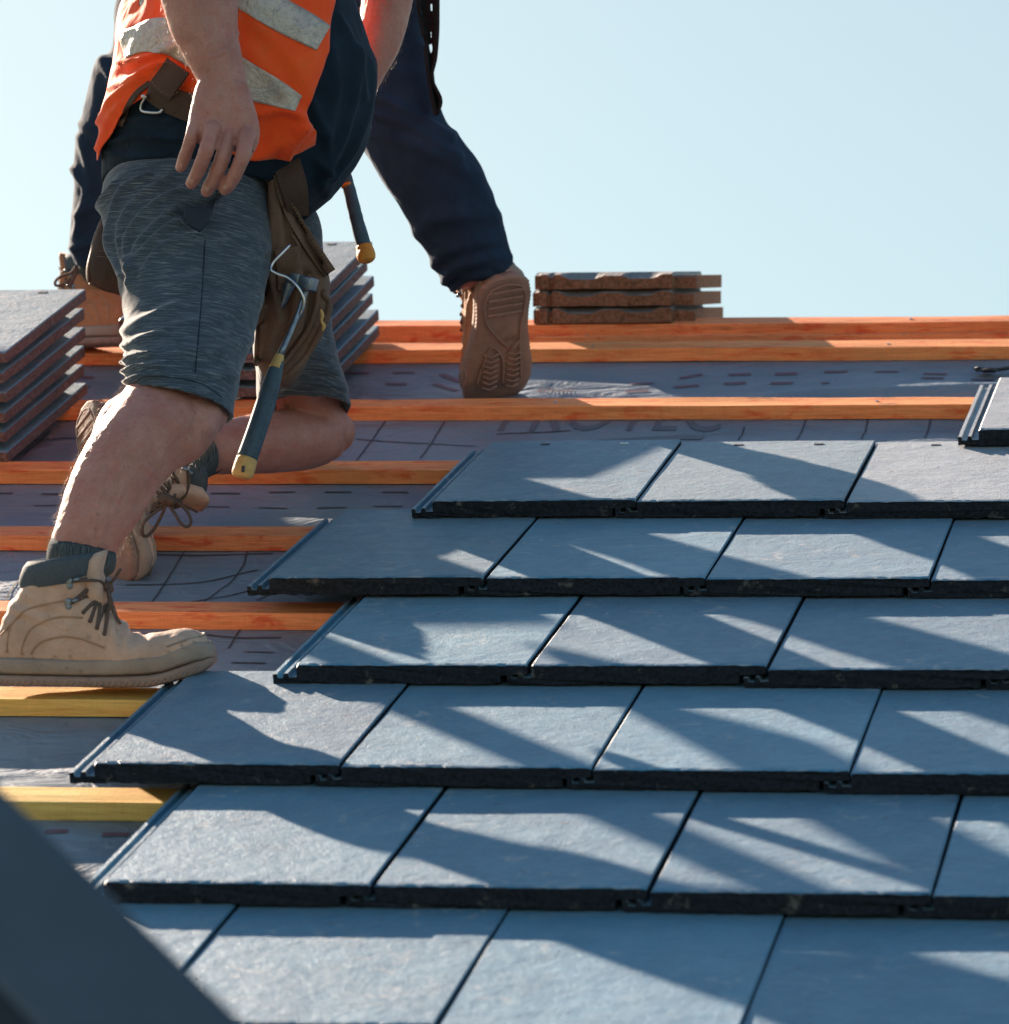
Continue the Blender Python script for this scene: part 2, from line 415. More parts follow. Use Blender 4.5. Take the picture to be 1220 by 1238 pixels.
# printed marks: thin ink lines laid on the membrane
def ink_line(pts, wd, n=14):
    P = np.array([roofpt(a, b, -.0935) for a, b in pts]); P = catmull(P, n)[:, :2]
    T = np.gradient(P, axis=0); T /= np.linalg.norm(T, axis=1)[:, None]; Nn = np.stack([-T[:, 1], T[:, 0]], 1) * wd / 2
    L, R_ = P + Nn, P - Nn
    V = np.stack([np.concatenate([L[:, 0], R_[:, 0]]), np.concatenate([L[:, 1], R_[:, 1]])], 1)
    V = np.c_[V, und_z(V[:, 0], V[:, 1]) + .0012]
    k = len(P); return rw(V), [[i, i + 1, k + i + 1, k + i] for i in range(k - 1)]
blk, mar = [], []
for a in ([(466, 511), (430, 553)], [(538, 511), (508, 553)], [(975, 509), (964, 532)], [(1050, 508), (1042, 532)], [(1126, 507), (1118, 532)], [(900, 516), (893, 532)],
          [(224, 668), (208, 690), (183, 728)], [(299, 668), (290, 690), (247, 726)], [(331, 716), (310, 727)], [(26, 700), (8, 728)], [(291, 763), (276, 782)], [(130, 520), (112, 548)], [(60, 520), (30, 552)]):
    blk.append(ink_line(a, .003))
for a in ([(430, 529), (500, 533), (575, 538)], [(152, 708), (240, 701), (312, 689)], [(230, 727), (270, 720), (312, 711)], [(150, 671), (240, 673), (330, 671)], [(250, 769), (290, 772), (340, 772)], [(0, 533), (60, 530), (110, 531)],
          [(600, 524), (640, 522), (690, 520)], [(820, 531), (850, 527)]):
    blk.append(ink_line(a, .0042))
def dash(x0, x1, y, col, wd=.012, y1=None): col.append(ink_line([(x0, y), (x1, y if y1 is None else y1)], wd, 5))
for x0, x1, y in ((0, 15, 596), (50, 78, 596), (255, 290, 596), (325, 357, 595), (393, 425, 595), (462, 494, 595), (40, 75, 608), (243, 277, 611), (313, 347, 610), (383, 418, 610), (452, 486, 609),
                  (295, 331, 788), (280, 321, 802)): dash(x0, x1, y, blk, .0055)
for x0, x1, y, y1 in ((420, 446, 452, 452), (475, 501, 452, 452), (466, 492, 462, 462), (85, 113, 455, 455), (88, 108, 465, 465), (533, 558, 454, 461), (525, 552, 462, 473), (762, 790, 464, 462), (756, 784, 473, 471), (822, 849, 457, 453), (815, 845, 467, 464),
                      (881, 908, 453, 452), (875, 902, 462, 461), (937, 964, 452, 451), (931, 959, 462, 462), (997, 1025, 450, 450), (993, 1003, 463, 462), (1058, 1086, 450, 450), (1117, 1145, 452, 452), (1114, 1141, 457, 457), (1174, 1202, 458, 458),
                      (55, 82, 1007, 1007), (124, 156, 1011, 1011), (20, 40, 1020, 1020)): dash(x0, x1, y, mar, .013, y1)
for q in blk: part('printed_line', q, M['ink_black'], und)
for q in mar: part('printed_dash', q, M['ink_maroon'], und)
def ink_text(txt, x, y, height, col, name, sx=1.0):
    c = bpy.data.curves.new('t', 'FONT'); c.body = txt; c.size = 1.0; c.resolution_u = 3; o = bpy.data.objects.new('t', c); COL.objects.link(o)
    dg = bpy.context.evaluated_depsgraph_get(); dg.update(); e = o.evaluated_get(dg); m2 = e.to_mesh()
    bm = bmesh.new(); bm.from_mesh(m2); e.to_mesh_clear(); bpy.data.objects.remove(o)
    bmesh.ops.triangulate(bm, faces=bm.faces[:])
    bmesh.ops.subdivide_edges(bm, edges=[e_ for e_ in bm.edges if e_.calc_length() > .15], cuts=2, use_grid_fill=True); bm.verts.index_update()
    V = np.array([v.co[:] for v in bm.verts]); F = [[v.index for v in f.verts] for f in bm.faces]; bm.free()
    p0 = roofpt(x, y, -.0935); V = V * height
    X = p0[0] + V[:, 0] * sx; Y = p0[1] + V[:, 1]
    part(name, (rw(np.c_[X, Y, und_z(X, Y) + .0014]), F), col, und)
ink_text('PROTEC', 596, 520.5, .26, M['ink_faint'], 'printed_word', .42)
ink_text('60mm', 647, 475, .05, M['ink_maroon'], 'printed_size', .55)
sw = [(676, 532.5), (720, 529), (780, 526), (835, 523.5), (848, 524.5), (853, 528), (848, 531.5), (800, 532.5), (730, 532.8)]
P = np.array([roofpt(a, b, -.0935) for a, b in sw]); P[:, 2] = und_z(P[:, 0], P[:, 1]) + .0016
part('printed_swoosh', (rw(P), [list(range(len(P)))]), M['ink_faint'], und)

M['nail'] = m_plain('zinc_nail', (.42, .47, .55), .4, .9)
# ================================================================== BATTENS
def batten(Y, Z, name, mat, label, x0=-2.4, x1=.8, w=BW, t=BT, seed=0, group='roof battens nailed across the rafters', skew=0.0):
    xs = np.arange(x0, x1, .02); prof = [(0, 0), (0, t * .5), (0, t - .0015), (.0015, t), (w * .5, t), (w - .0015, t), (w, t - .0015), (w, 0)]
    V = []
    for x in xs:
        j = noise(np.array([[x * 3, k * 1.7 + seed * 3.1, seed]for k in range(len(prof) * 2)]), 1.3) * .0015
        bow = .004 * math.sin(x * 1.1 + seed * 2) + skew * (x + .8)
        for k, (a, b) in enumerate(prof): V.append((x, Y + a + j[k] + bow, Z + b + j[k + len(prof)]))
    n = len(prof); F = grid_faces(len(xs), n, True, True); F += [list(range(n)), list(range((len(xs) - 1) * n, len(xs) * n))[::-1]]
    g = fixn((rw(V), F)); o = part(name, g, mat, origin=rw([x0, Y, Z]), smooth=False); tag(o, label, 'batten', group)
    for xn in (-2.05, -1.46, -.87, -.28, .31):
        x_ = xn + .02 * math.sin(seed * 5 + xn * 3); g2 = tube([rw([x_, Y + w * .45, Z + t - .001]), rw([x_, Y + w * .45, Z + t + .0012])], .0034, 10)
        part('nail_head', g2, M['nail'], o, smooth=False)
    return o
lab = [('orange treated batten just below the ridge, under the standing boot of the dark-trousered worker', 'wood_orange'),
       ('long orange-red batten crossing the middle, hiding the toe of the up-turned boot sole', 'wood_orange'),
       ('orange batten under the bare bent knee of the kneeling worker', 'wood_orange'),
       ('red-stained batten behind the dangling bootlace loops', 'wood_red'),
       ('red-stained batten just behind the planted tan boot', 'wood_red'),
       ('yellow batten that the planted tan boot stands on', 'wood_yellow'),
       ('lowest yellow batten, left of the second lowest tile course', 'wood_yellow')]
for i, (l, m) in enumerate(lab): batten(BAT[i], -.090, 'timber_batten', M[m], l, seed=i + 1)
batten(1.478, -.087, 'timber_batten', M['wood_red'], 'topmost red batten along the ridge under the stack of brown tiles', w=.05, t=.033, seed=12, x1=.8)
batten(1.455, -.0885, 'timber_batten', M['wood_red'], 'thin red batten tucked under the topmost ridge batten', x0=-1.02, w=.022, t=.015, seed=14)

# ================================================================== ROOF TILES
W, G, TS = .33, .42884, .0303
TILT = math.atan(TS / G)
def tile_mesh(seed, top='tile', edge='tile_edge', wd=W - .0032, L=.505, T=.0285, strip=True):
    r = np.random.default_rng(seed)
    key = []
    def seg(a, b, n):
        for k in range(n): t = k / n; key.append((a[0] + (b[0] - a[0]) * t, a[1] + (b[1] - a[1]) * t))
    left = -.034 if strip else 0
    seg((left, -T), (wd - .038, -T), 40); 
    if strip:
        seg((wd - .038, -T), (wd - .038, -.0155), 4); seg((wd - .038, -.0155), (wd, -.0135), 8); seg((wd, -.0135), (wd, -.002), 4)
    else:
        seg((wd - .038, -T), (wd, -T), 6); seg((wd, -T), (wd, -.002), 6)
    seg((wd, -.002), (wd - .002, 0), 1); seg((wd - .002, 0), (.0025, 0), 48); seg((.0025, 0), (0, -.0025), 1)
    if strip:
        for a, b in (((0, -.0025), (.0005, -.018)), ((.0005, -.018), (-.0105, -.0185)), ((-.0105, -.0185), (-.0125, -.0125)), ((-.0125, -.0125), (-.0175, -.0125)), ((-.0175, -.0125), (-.0195, -.0195)),
                     ((-.0195, -.0195), (-.027, -.0195)), ((-.027, -.0195), (-.0285, -.0135)), ((-.0285, -.0135), (-.034, -.0138)), ((-.034, -.0138), (-.034, -T))): seg(a, b, 2)
    else: seg((0, -.0025), (0, -T), 5)
    key = np.array(key); n = len(key)
    ys = [0, .0012, .0035, .008, .02, .05, .1, .16, .22, .28, .34, .40, .45, L - .004, L]
    V = []
    for k, y in enumerate(ys):
        q = key.copy()
        Pn = np.c_[q[:, 0] * 1, np.full(n, seed * 3.7), q[:, 1]]
        if y < .01:
            f = 1 - y / .01
            ch = np.clip(noise(Pn, 95, 1) + .5 * noise(Pn, 260, 2), -.2, 1.2)
            inset = ch * .0032 * f
            e = np.zeros(n); topm = q[:, 1] > -.004; botm = q[:, 1] < -T + .002
            q[topm, 1] -= (.0022 * f ** 2 + np.clip(noise(Pn[topm], 60, 5), 0, 1) * .0020 * f)
            q[botm, 1] += np.clip(noise(Pn[botm], 75, 6) + .1, 0, 1) * .004 * f
            inset = inset + (np.where(botm, np.clip(noise(Pn, 50, 8), 0, 1) * .004 * f, 0))
        else: inset = np.zeros(n)
        yy = y + inset
        wav = .0006 * noise(np.c_[q[:, 0], np.full(n, y), np.full(n, seed)], 9, 3)
        V.append(np.c_[q[:, 0] + (.0008 * noise(np.c_[np.full(n, 1.), np.full(n, y), q[:, 1] * 0 + seed], 22) if k else 0), yy, q[:, 1] + wav])
    V = np.concatenate(V); F = []; fm = []
    for i in range(len(ys) - 1):
        for j in range(n):
            j2 = (j + 1) % n; a, b = i * n + j, i * n + j2
            F.append([a, a + n, b + n, b])
            zm = (key[j][1] + key[j2][1]) / 2; xm = (key[j][0] + key[j2][0]) / 2
            istop = zm > -.0018 or (strip and xm < -.001 and zm > -T + .001)
            if not strip: istop = zm > -.0018
            fm.append(0 if istop and not (i == 0 and zm > -.0018) else 1)
    F.append(list(range(n))); fm.append(1); F.append(list(range((len(ys) - 1) * n, len(ys) * n))[::-1]); fm.append(1)
    me = mesh_from('roof_tile', V, F, [M[top], M[edge]], fm, smooth=False)
    bm = bmesh.new(); bm.from_mesh(me); bmesh.ops.recalc_face_normals(bm, faces=bm.faces[:]); bm.to_mesh(me); bm.free()
    return me
TM = [tile_mesh(s) for s in (1, 2, 3, 4, 5)]
TSP = tile_mesh(8, 'tile_speck'); TG = tile_mesh(6, 'tile_gritty'); TD = tile_mesh(7, 'tile_dusty')
OFF = [-.5652, -.7259, -.5818, -.7526, -.6139, -.7808]
LEFT = [0, 0, 0, -1 + 1, 0, -2]        # first tile index in each course
def nail_hole(o, x, y):
    g = boxg((x, y, .0002), (.0085, .0022, .0006), None, .0004); return g
tiles = {}
words = ['topmost', 'second', 'third', 'fourth', 'fifth', 'lowest']
order = ['leftmost', 'second from left', 'third from left', 'fourth from left', 'fifth from left', 'sixth from left']
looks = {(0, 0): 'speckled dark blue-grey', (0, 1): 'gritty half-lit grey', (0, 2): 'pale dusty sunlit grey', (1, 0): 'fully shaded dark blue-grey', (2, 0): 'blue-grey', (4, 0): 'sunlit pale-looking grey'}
k = 0
for r in range(6):
    yf = -r * G; i = LEFT[r]; n_ = 0
    while OFF[r] + (i - 1) * W < (.42 if r < 4 else .36):
        me = TM[k % 5]
        if (r, i) == (0, 1): me = TG
        if (r, n_) in ((0, 0), (1, 0)): me = TSP
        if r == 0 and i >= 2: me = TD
        o = bpy.data.objects.new('roof_tile', me); COL.objects.link(o)
        P = rw([OFF[r] + (i - 1) * W + .003 + rng.normal() * .0012, yf + rng.normal() * .0012, rng.normal() * .0005])
        o.location = P; o.rotation_euler = (PITCH - TILT + rng.normal() * .0015, -.0080 + rng.normal() * .0005, rng.normal() * .0022)
        look = looks.get((r, n_), 'flat blue-grey')
        tag(o, f'{look} roof tile, {order[min(n_,5)]} in the {words[r]} laid course', 'roof tile', 'flat tiles laid in courses')
        tiles[(r, n_)] = o; k += 1; i += 1; n_ += 1
# loose tile at the right, laid one course higher
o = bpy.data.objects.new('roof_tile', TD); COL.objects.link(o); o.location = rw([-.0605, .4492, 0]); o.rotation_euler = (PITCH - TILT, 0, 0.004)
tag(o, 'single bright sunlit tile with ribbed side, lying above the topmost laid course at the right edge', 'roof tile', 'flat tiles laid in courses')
# nail holes and one nail head near the heads of the topmost course
dark = M['ink_black']; steel = m_plain('steel', (.55, .55, .56), .3, 1, .1)
for n_ in range(4):
    if (0, n_) not in tiles: continue
    t_ = tiles[(0, n_)]
    for q, xh in enumerate((.10, .235)):
        g = boxg((xh, .492 - .02, .0006), (.0075, .005, .0008), None, .0006)
        ob = bpy.data.objects.new('nail_hole', mesh_from('nail_hole', g[0], g[1], [steel if (n_, q) in ((0, 1),) else dark], smooth=False)); link(ob, t_)

# ------------------------------------------------------------------ stacks of loose tiles
def stack(n, xr, yb, z0, pitch, wd, L, label, group, seed, hole=True, lean=0.0):
    r = np.random.default_rng(seed); wordsn = ['lowest', 'second from bottom', 'third from bottom', 'third from top', 'second from top', 'topmost']
    for k in range(n):
        me = tile_mesh(40 + seed + k, 'tile_gritty' if k == n - 1 else 'tile', 'stack_edge', wd=wd, L=L, T=.0195, strip=False)
        o = bpy.data.objects.new('stacked_tile', me); COL.objects.link(o)
        o.location = rw([xr - wd + r.normal() * .003 + lean * k, yb - L + r.normal() * .004, z0 + .0195 + k * pitch]); o.rotation_euler = (PITCH, 0, r.normal() * .006)
        tag(o, label % wordsn[k] if '%s' in label else label, 'roof tile', group)
        # nibs that hold the tiles of the stack apart
        for xn in (.06, wd - .09):
            g = boxg((xn, L - .02, -.0195 - (pitch - .0195) / 2 + .0004), (.02, .012, (pitch - .0195) / 2), None, .001)
            link(bpy.data.objects.new('nib', mesh_from('nib', g[0], g[1], [M['tile_edge']], smooth=False)), o)
        if k == n - 1:
            g = boxg((wd - .075, L - .025, .0004), (.008, .006, .0008), None, .0006); link(bpy.data.objects.new('nail_hole', mesh_from('nail_hole', g[0], g[1], [dark], smooth=False)), o)
stack(6, -1.7495, .985, -.065, .0355, .345, .50, 'loose grey tile, %s in the stack at the left edge', 'stack of loose tiles at the left edge', 1, lean=.0022)
stack(6, -1.290, 1.405, -.0585, .0333, .36, .49, 'loose grey tile, %s in the stack behind the kneeling worker', 'stack of loose tiles behind the kneeling worker', 21)


# ------------------------------------------------------------------ three old brown tiles on the ridge
def brown_tile(seed):
    r = np.random.default_rng(seed)
    zx = [(0, .024), (.012, .027), (.028, .027), (.033, .021), (.038, .021), (.042, .027), (.055, .027), (.075, .0185), (.125, .018), (.150, .0245), (.19, .0245), (.205, .019), (.255, .0195), (.275, .0265), (.296, .027), (.300, .022), (.343, .0215), (.345, .019)]
    X = np.linspace(0, .345, 140); Zt = np.interp(X, [a for a, b in zx], [b for a, b in zx]) + .0006 * noise(np.c_[X, X * 0 + seed, X * 0], 120)
    Zb = .0010 * np.interp(X, [0, .06, .1, .14, .17, .2, .24, .28, .345], [0, 0, 1, 1, 0, 0, .8, .8, 0]) + np.clip(noise(np.c_[X, X * 0 + seed, X * 0 + 3], 40), 0, 1) * .0012
    fr = np.where(X > .299, .028, 0) + np.where((X > .0) & (X < .012), .006, 0) + np.where((X > .031) & (X < .041), .008, 0) + .0016 * noise(np.c_[X, X * 0 + seed, X * 0], 60)
    V, F, fm = [], [], []
    ys = [0, .004, .032, .1, .25, .4]; n = len(X)
    for y in ys:
        f = max(0, 1 - y / .05); V.append(np.c_[X, y + fr * (1 if y < .02 else 0), (Zt - (.001 if y == 0 else 0)) if y < .02 else np.where(X > .299, .0235, .0300)]); V.append(np.c_[X, y + fr * (1 if y < .05 else 0), Zb])
    for i in range(len(ys) - 1):
        for j in range(n - 1):
            a = i * 2 * n + j; F.append([a, a + 1, a + 2 * n + 1, a + 2 * n]); fm.append(0)
            b = a + n; F.append([b, b + 2 * n, b + 2 * n + 1, b + 1]); fm.append(1)
        for j in (0, n - 1): a = i * 2 * n + j; F.append([a, a + 2 * n, a + 3 * n, a + n]); fm.append(1)
    for i in (0, len(ys) - 1):
        for j in range(n - 1): a = i * 2 * n + j; F.append([a, a + n, a + n + 1, a + 1]); fm.append(1)
    me = mesh_from('ridge_tile', np.concatenate(V), F, [M['tile_brown'], M['tile_brown_edge']], fm, smooth=False)
    bm = bmesh.new(); bm.from_mesh(me); bmesh.ops.recalc_face_normals(bm, faces=bm.faces[:]); bm.to_mesh(me); bm.free(); return me
rel = PITCH - math.radians(12.2)
p_l = roofpt(649, 388, -.054)
for k, (dx, wrd) in enumerate(((.0, 'lowest'), (-.002, 'middle'), (.0015, 'topmost'))):
    o = bpy.data.objects.new('old_tile', brown_tile(70 + k)); COL.objects.link(o)
    o.location = rw([p_l[0] + dx, 1.474 + .004 * k, -.0520]) + np.array([0, -.0285 * k * math.sin(rel), .0325 * k * math.cos(rel)])
    o.rotation_euler = (rel, 0, .008 * (k - 1)); o.scale = (.9, 1, 1.09)
    tag(o, f'{wrd} of the three brown interlocking tiles stacked on the ridge', 'roof tile', 'brown tiles stacked on the ridge')

# ------------------------------------------------------------------ blurred beam in the near corner
m_beam = m_plain('beam_paint', (.04, .058, .078), .55, 0, .12, 12, .2, .002)
def beam():
    a, b = at(-260, 700, 2.95), at(560, 1488, 2.25)
    ax = (b - a) / np.linalg.norm(b - a); c = at(100, 1190, 2.62)
    across = np.cross(ax, FW); across /= np.linalg.norm(across)
    if across @ DN > 0: across = -across                # up-right in the picture
    nrm = np.cross(ax, across); nrm = nrm if nrm @ FW < 0 else -nrm
    th = math.radians(24); A2 = across * math.cos(th) - nrm * math.sin(th); N2 = nrm * math.cos(th) + across * math.sin(th)
    Rm = np.stack([ax, A2, N2], 1); hw = .047
    top = at(150, 1094, 2.60)                            # a point on the upper edge
    cc = top - A2 * hw - N2 * .08
    return boxg(cc, (1.1, hw, .08), Rm, .007), cc, Rm
gb, bc, Rm = beam()
bo = part('metal_beam', gb, m_beam, origin=bc, smooth=False)
tag(bo, 'blurred dark grey metal beam slanting across the near lower left corner', 'beam')
for s in (-.8, .8):
    part('bolt', tube([bc + Rm[:, 0] * s + Rm[:, 2] * .078, bc + Rm[:, 0] * s + Rm[:, 2] * .086], .012, 6), m_beam, bo, smooth=False)
part('shade_strip', boxg(bc - Rm[:, 1] * .0585, (1.1, .012, .081), Rm, .003), m_plain('shade_black', (.012, .016, .022), .8), bo, smooth=False)  # near-black strip paints shade over the beam's sunlit underside
# added sun blockers: tube and two boards out of view left, shading the tiles
st_ = part('sun_blocker_tube', tube([rw(np.array([-2.622, 1.35, .40]) + np.array([-.41, .52, 1]) * t) for t in (-.48, 0, 1.0)], .043, 16), m_plain('galvanised', (.45, .46, .47), .45, .8), smooth=True); tag(st_, 'added sun-blocking tube, out of view beyond the left end of the tile stacks', 'sun blocker')
a_, b_ = np.array([-2.255, 1.35, .40]), np.array([-2.375, 1.35, .56]); a2, b2 = a_ + (a_ - b_) * -.0, b_ + (b_ - a_) * 2.0; e1 = (b2 - a2) / np.linalg.norm(b2 - a2); e2 = np.array([0, 1, 0.]); e3 = np.cross(e1, e2)
bd = part('sun_blocker_board', boxg(rw((a2 + b2) / 2), (np.linalg.norm(b2 - a2) / 2, .02, .062), MR @ np.stack([e1, e2, e3], 1), .003), M['wood_yellow'], smooth=False); tag(bd, 'added sun-blocking board slanting by the tube, out of view beyond the left end of the roof', 'scaffold board')
bl = part('sun_blocker_board', boxg(rw([-2.45, 1.392, .316]), (.235, .018, .024), MR, .003), M['wood_yellow'], smooth=False); tag(bl, 'added narrow sun-blocking bar set level by the tube, out of view beyond the left end of the roof', 'scaffold board')
# ------------------------------------------------------------------ scrap on the membrane
sc = []
for k in range(7):
    q = roofpt(1192 + rng.normal() * 7, 449 + rng.normal() * 1.2, -.088); sc.append(boxg(rw(q) + np.array([0, 0, .0006 * k]), (.008 + rng.random() * .012, .004 + rng.random() * .006, .001 + .0018 * rng.random()), np.array(Matrix.Rotation(rng.normal() * .6 + .2, 3, 'Z') @ Matrix.Rotation(rng.normal() * .12, 3, 'Y')), .0008))
o = part('debris', cat_geo(*sc), M['ink_black']); tag(o, 'small clump of black scrap lying on the membrane at the upper right', 'debris')

# ================================================================== PEOPLE
def m_skin():
    a = NT('skin'); p = a.pos()
    n1 = a.noise(p, 20, 5, .65); n2 = a.noise(p, 260, 3, .65); n3 = a.noise(p, 48, 4, .65)
    col = a.ramp(n1, [(.3, (.40, .165, .135)), (.7, (.53, .26, .22))])
    col = a.mix(a.ramp(n2, [(.3, .35), (.55, 0)]), col, (.30, .125, .10))
    col = a.mix(a.ramp(n3, [(.5, 0), (.68, .5)]), col, (.46, .14, .12))
    col = a.mix(a.ramp(a.noise(p, 90, 2, .4), [(.72, 0), (.76, .5)]), col, (.22, .09, .06))
    b = a.bump(n2, .5, .0012); b = a.bump(a.noise(p, 110, 3), .35, .002, b)
    m = a.done(col, a.ramp(n3, [(.3, .42), (.7, .62)]), b, spec=.45)
    a.b.inputs['Subsurface Weight'].default_value = .06; a.b.inputs['Subsurface Radius'].default_value = (.012, .005, .003); a.b.inputs['Subsurface Scale'].default_value = .6
    return m
M['skin'] = m_skin()
M['hair'] = m_plain('body_hair', (.36, .22, .13), .45, bump=0)
M['hair_dark'] = m_plain('dark_hair', (.05, .035, .025), .5)
def m_marl():
    a = NT('grey_marl_jersey'); p = a.pos((18, 18, 420), (0, .12, .1))
    n = a.noise(p, 1.6, 4, .7, .6); n2 = a.noise(a.pos((60, 60, 900)), 1.2, 2, .6)
    col = a.ramp(n, [(.30, (.032, .046, .066)), (.52, (.06, .082, .112)), (.64, (.17, .20, .235)), (.80, (.38, .40, .42))])
    b = a.bump(n2, .3, .0008); b = a.bump(a.noise(a.pos((1, 1, 1)), 26, 3, .5, .5), .35, .007, b)
    m = a.done(col, .9, b, spec=.2); a.b.inputs['Sheen Weight'].default_value = .35; a.b.inputs['Sheen Roughness'].default_value = .35; return m
M['marl'] = m_marl()
M['navy'] = m_cloth('navy_jersey', (.010, .022, .040), .3, 1200, sheen=.25, fold=.35)
M['black_cloth'] = m_cloth('black_work_trousers', (.012, .030, .062), .3, 900, sheen=.2, fold=.45)
M['black_jacket'] = m_cloth('black_jacket', (.012, .014, .017), .3, 900, sheen=.1, fold=.3)
def m_hivis():
    a = NT('hi_vis_orange'); p = a.pos()
    n = a.noise(p, 18, 4, .6); s = a.noise(p, 120, 3, .5)
    col = a.ramp(n, [(.3, (.97, .070, .010)), (.7, (1.0, .115, .016))])
    col = a.mix(a.ramp(s, [(.7, 0), (.76, .7)]), col, (.2, .05, .03))
    col = a.mix(a.ramp(a.noise(p, 9, 4, .7), [(.55, 0), (.75, .35)]), col, (.42, .09, .03))
    b = a.bump(a.noise(p, 1500, 2), .2, .0004); b = a.bump(a.noise(a.pos((1, 1, .6)), 17, 3, .45, .3), .7, .016, b)
    m = a.done(col, .75, b, spec=.25); a.b.inputs['Sheen Weight'].default_value = .2
    return m
M['hivis'] = m_hivis()
def m_band():
    a = NT('silver_reflective_tape'); p = a.pos()
    n = a.noise(p, 130, 5, .7, .6); n2 = a.noise(p, 15, 4, .6)
    col = a.ramp(n, [(.28, (.30, .26, .23)), (.46, (.50, .43, .38)), (.7, (.60, .52, .46))])
    col = a.mix(a.ramp(a.noise(p, 28, 4, .7), [(.55, 0), (.7, .45)]), col, (.30, .26, .23))
    b = a.bump(n, .5, .002); b = a.bump(a.noise(p, 34, 4, .6, 1.0), .8, .010, b)
    return a.done(col, .42, b, .3, .6)
M['band'] = m_band()
def m_rib(name, c):
    a = NT(name); wv = a.n('ShaderNodeTexNoise'); wv.inputs['Scale'].default_value = 1.5; a.l(a.pos((420, 420, 25)), wv.inputs['Vector'])
    return a.done(a.ramp(wv.outputs[0], [(.35, [x * .5 for x in c]), (.65, [x * 1.5 for x in c])]), .95, a.bump(wv.outputs[0], .6, .002), spec=.1)
M['sock'] = m_rib('charcoal_sock', (.07, .085, .095))
M['boot'] = m_leather('tan_nubuck', (.57, .395, .32), (.23, .15, .105), .62)
M['seam'] = m_leather('seam_leather', (.44, .28, .195), (.2, .12, .07), .3)
M['boot_brown'] = m_leather('brown_nubuck', (.44, .215, .115), (.2, .1, .06), .4)
M['boot_sole'] = m_leather('grey_rubber_midsole', (.34, .27, .23), (.14, .095, .07), .6)
M['boot_tread'] = m_leather('dusty_rubber_tread', (.31, .215, .18), (.13, .085, .07), .5)
M['collar'] = m_plain('padded_collar', (.075, .095, .115), .8, 0, .15, 300, .4, .001, .2)
M['lace'] = m_plain('bootlace', (.12, .085, .075), .85, 0, .3, 500, .5, .001, .2)
M['steel'] = m_plain('steel_bright', (.6, .6, .62), .28, 1, .1, 80, .15, .0005)
M['steel_dark'] = m_plain('steel_worn_blue', (.20, .24, .29), .38, .85, .25, 120, .3, .001)
M['pouch'] = m_leather('dark_brown_leather', (.16, .095, .068), (.06, .038, .03), .6, .7)
M['belt'] = m_leather('dark_belt_leather', (.075, .045, .036), (.03, .02, .016), .5, .65)
M['stitch'] = m_plain('stitching', (.26, .19, .13), .8)
M['grip'] = m_plain('blue_rubber_grip', (.045, .085, .125), .6, 0, .25, 60, .3, .001, .4)
M['grip_end'] = m_leather('yellow_grip_end', (.62, .40, .15), (.25, .14, .05), .5, .6)
M['grip_orange'] = m_leather('orange_grip_end', (.72, .30, .05), (.3, .12, .04), .4, .6)
M['phone'] = m_plain('phone_case', (.004, .016, .045), .6, 0, .2, 40, .1, .0005)

# ------------------------------------------------------------------ boots
def sup(x, tab): return np.interp(x, [t[0] for t in tab], [t[1] for t in tab])
UP_T = [(.004, .062), (.012, .085), (.03, .125), (.06, .15), (.1, .15), (.14, .138), (.169, .114), (.19, .089), (.2, .079), (.215, .071), (.25, .078), (.275, .0815), (.295, .080), (.306, .074), (.314, .062)]
UP_W = [(.004, .016), (.012, .026), (.03, .033), (.06, .036), (.1, .035), (.14, .038), (.17, .042), (.19, .045), (.215, .048), (.25, .049), (.275, .046), (.295, .039), (.308, .027), (.314, .016)]
SOLE_B = [(0, .002), (.18, 0), (.236, .001), (.26, .006), (.29, .014), (.31, .022), (.323, .034)]
SOLE_T = [(0, .044), (.06, .043), (.132, .040), (.2, .043), (.255, .049), (.280, .060), (.300, .066), (.316, .062), (.323, .052)]
SOLE_W = [(0, .014), (.006, .026), (.02, .036), (.05, .041), (.09, .039), (.13, .040), (.17, .045), (.21, .051), (.25, .052), (.28, .048), (.30, .040), (.313, .028), (.323, .013)]
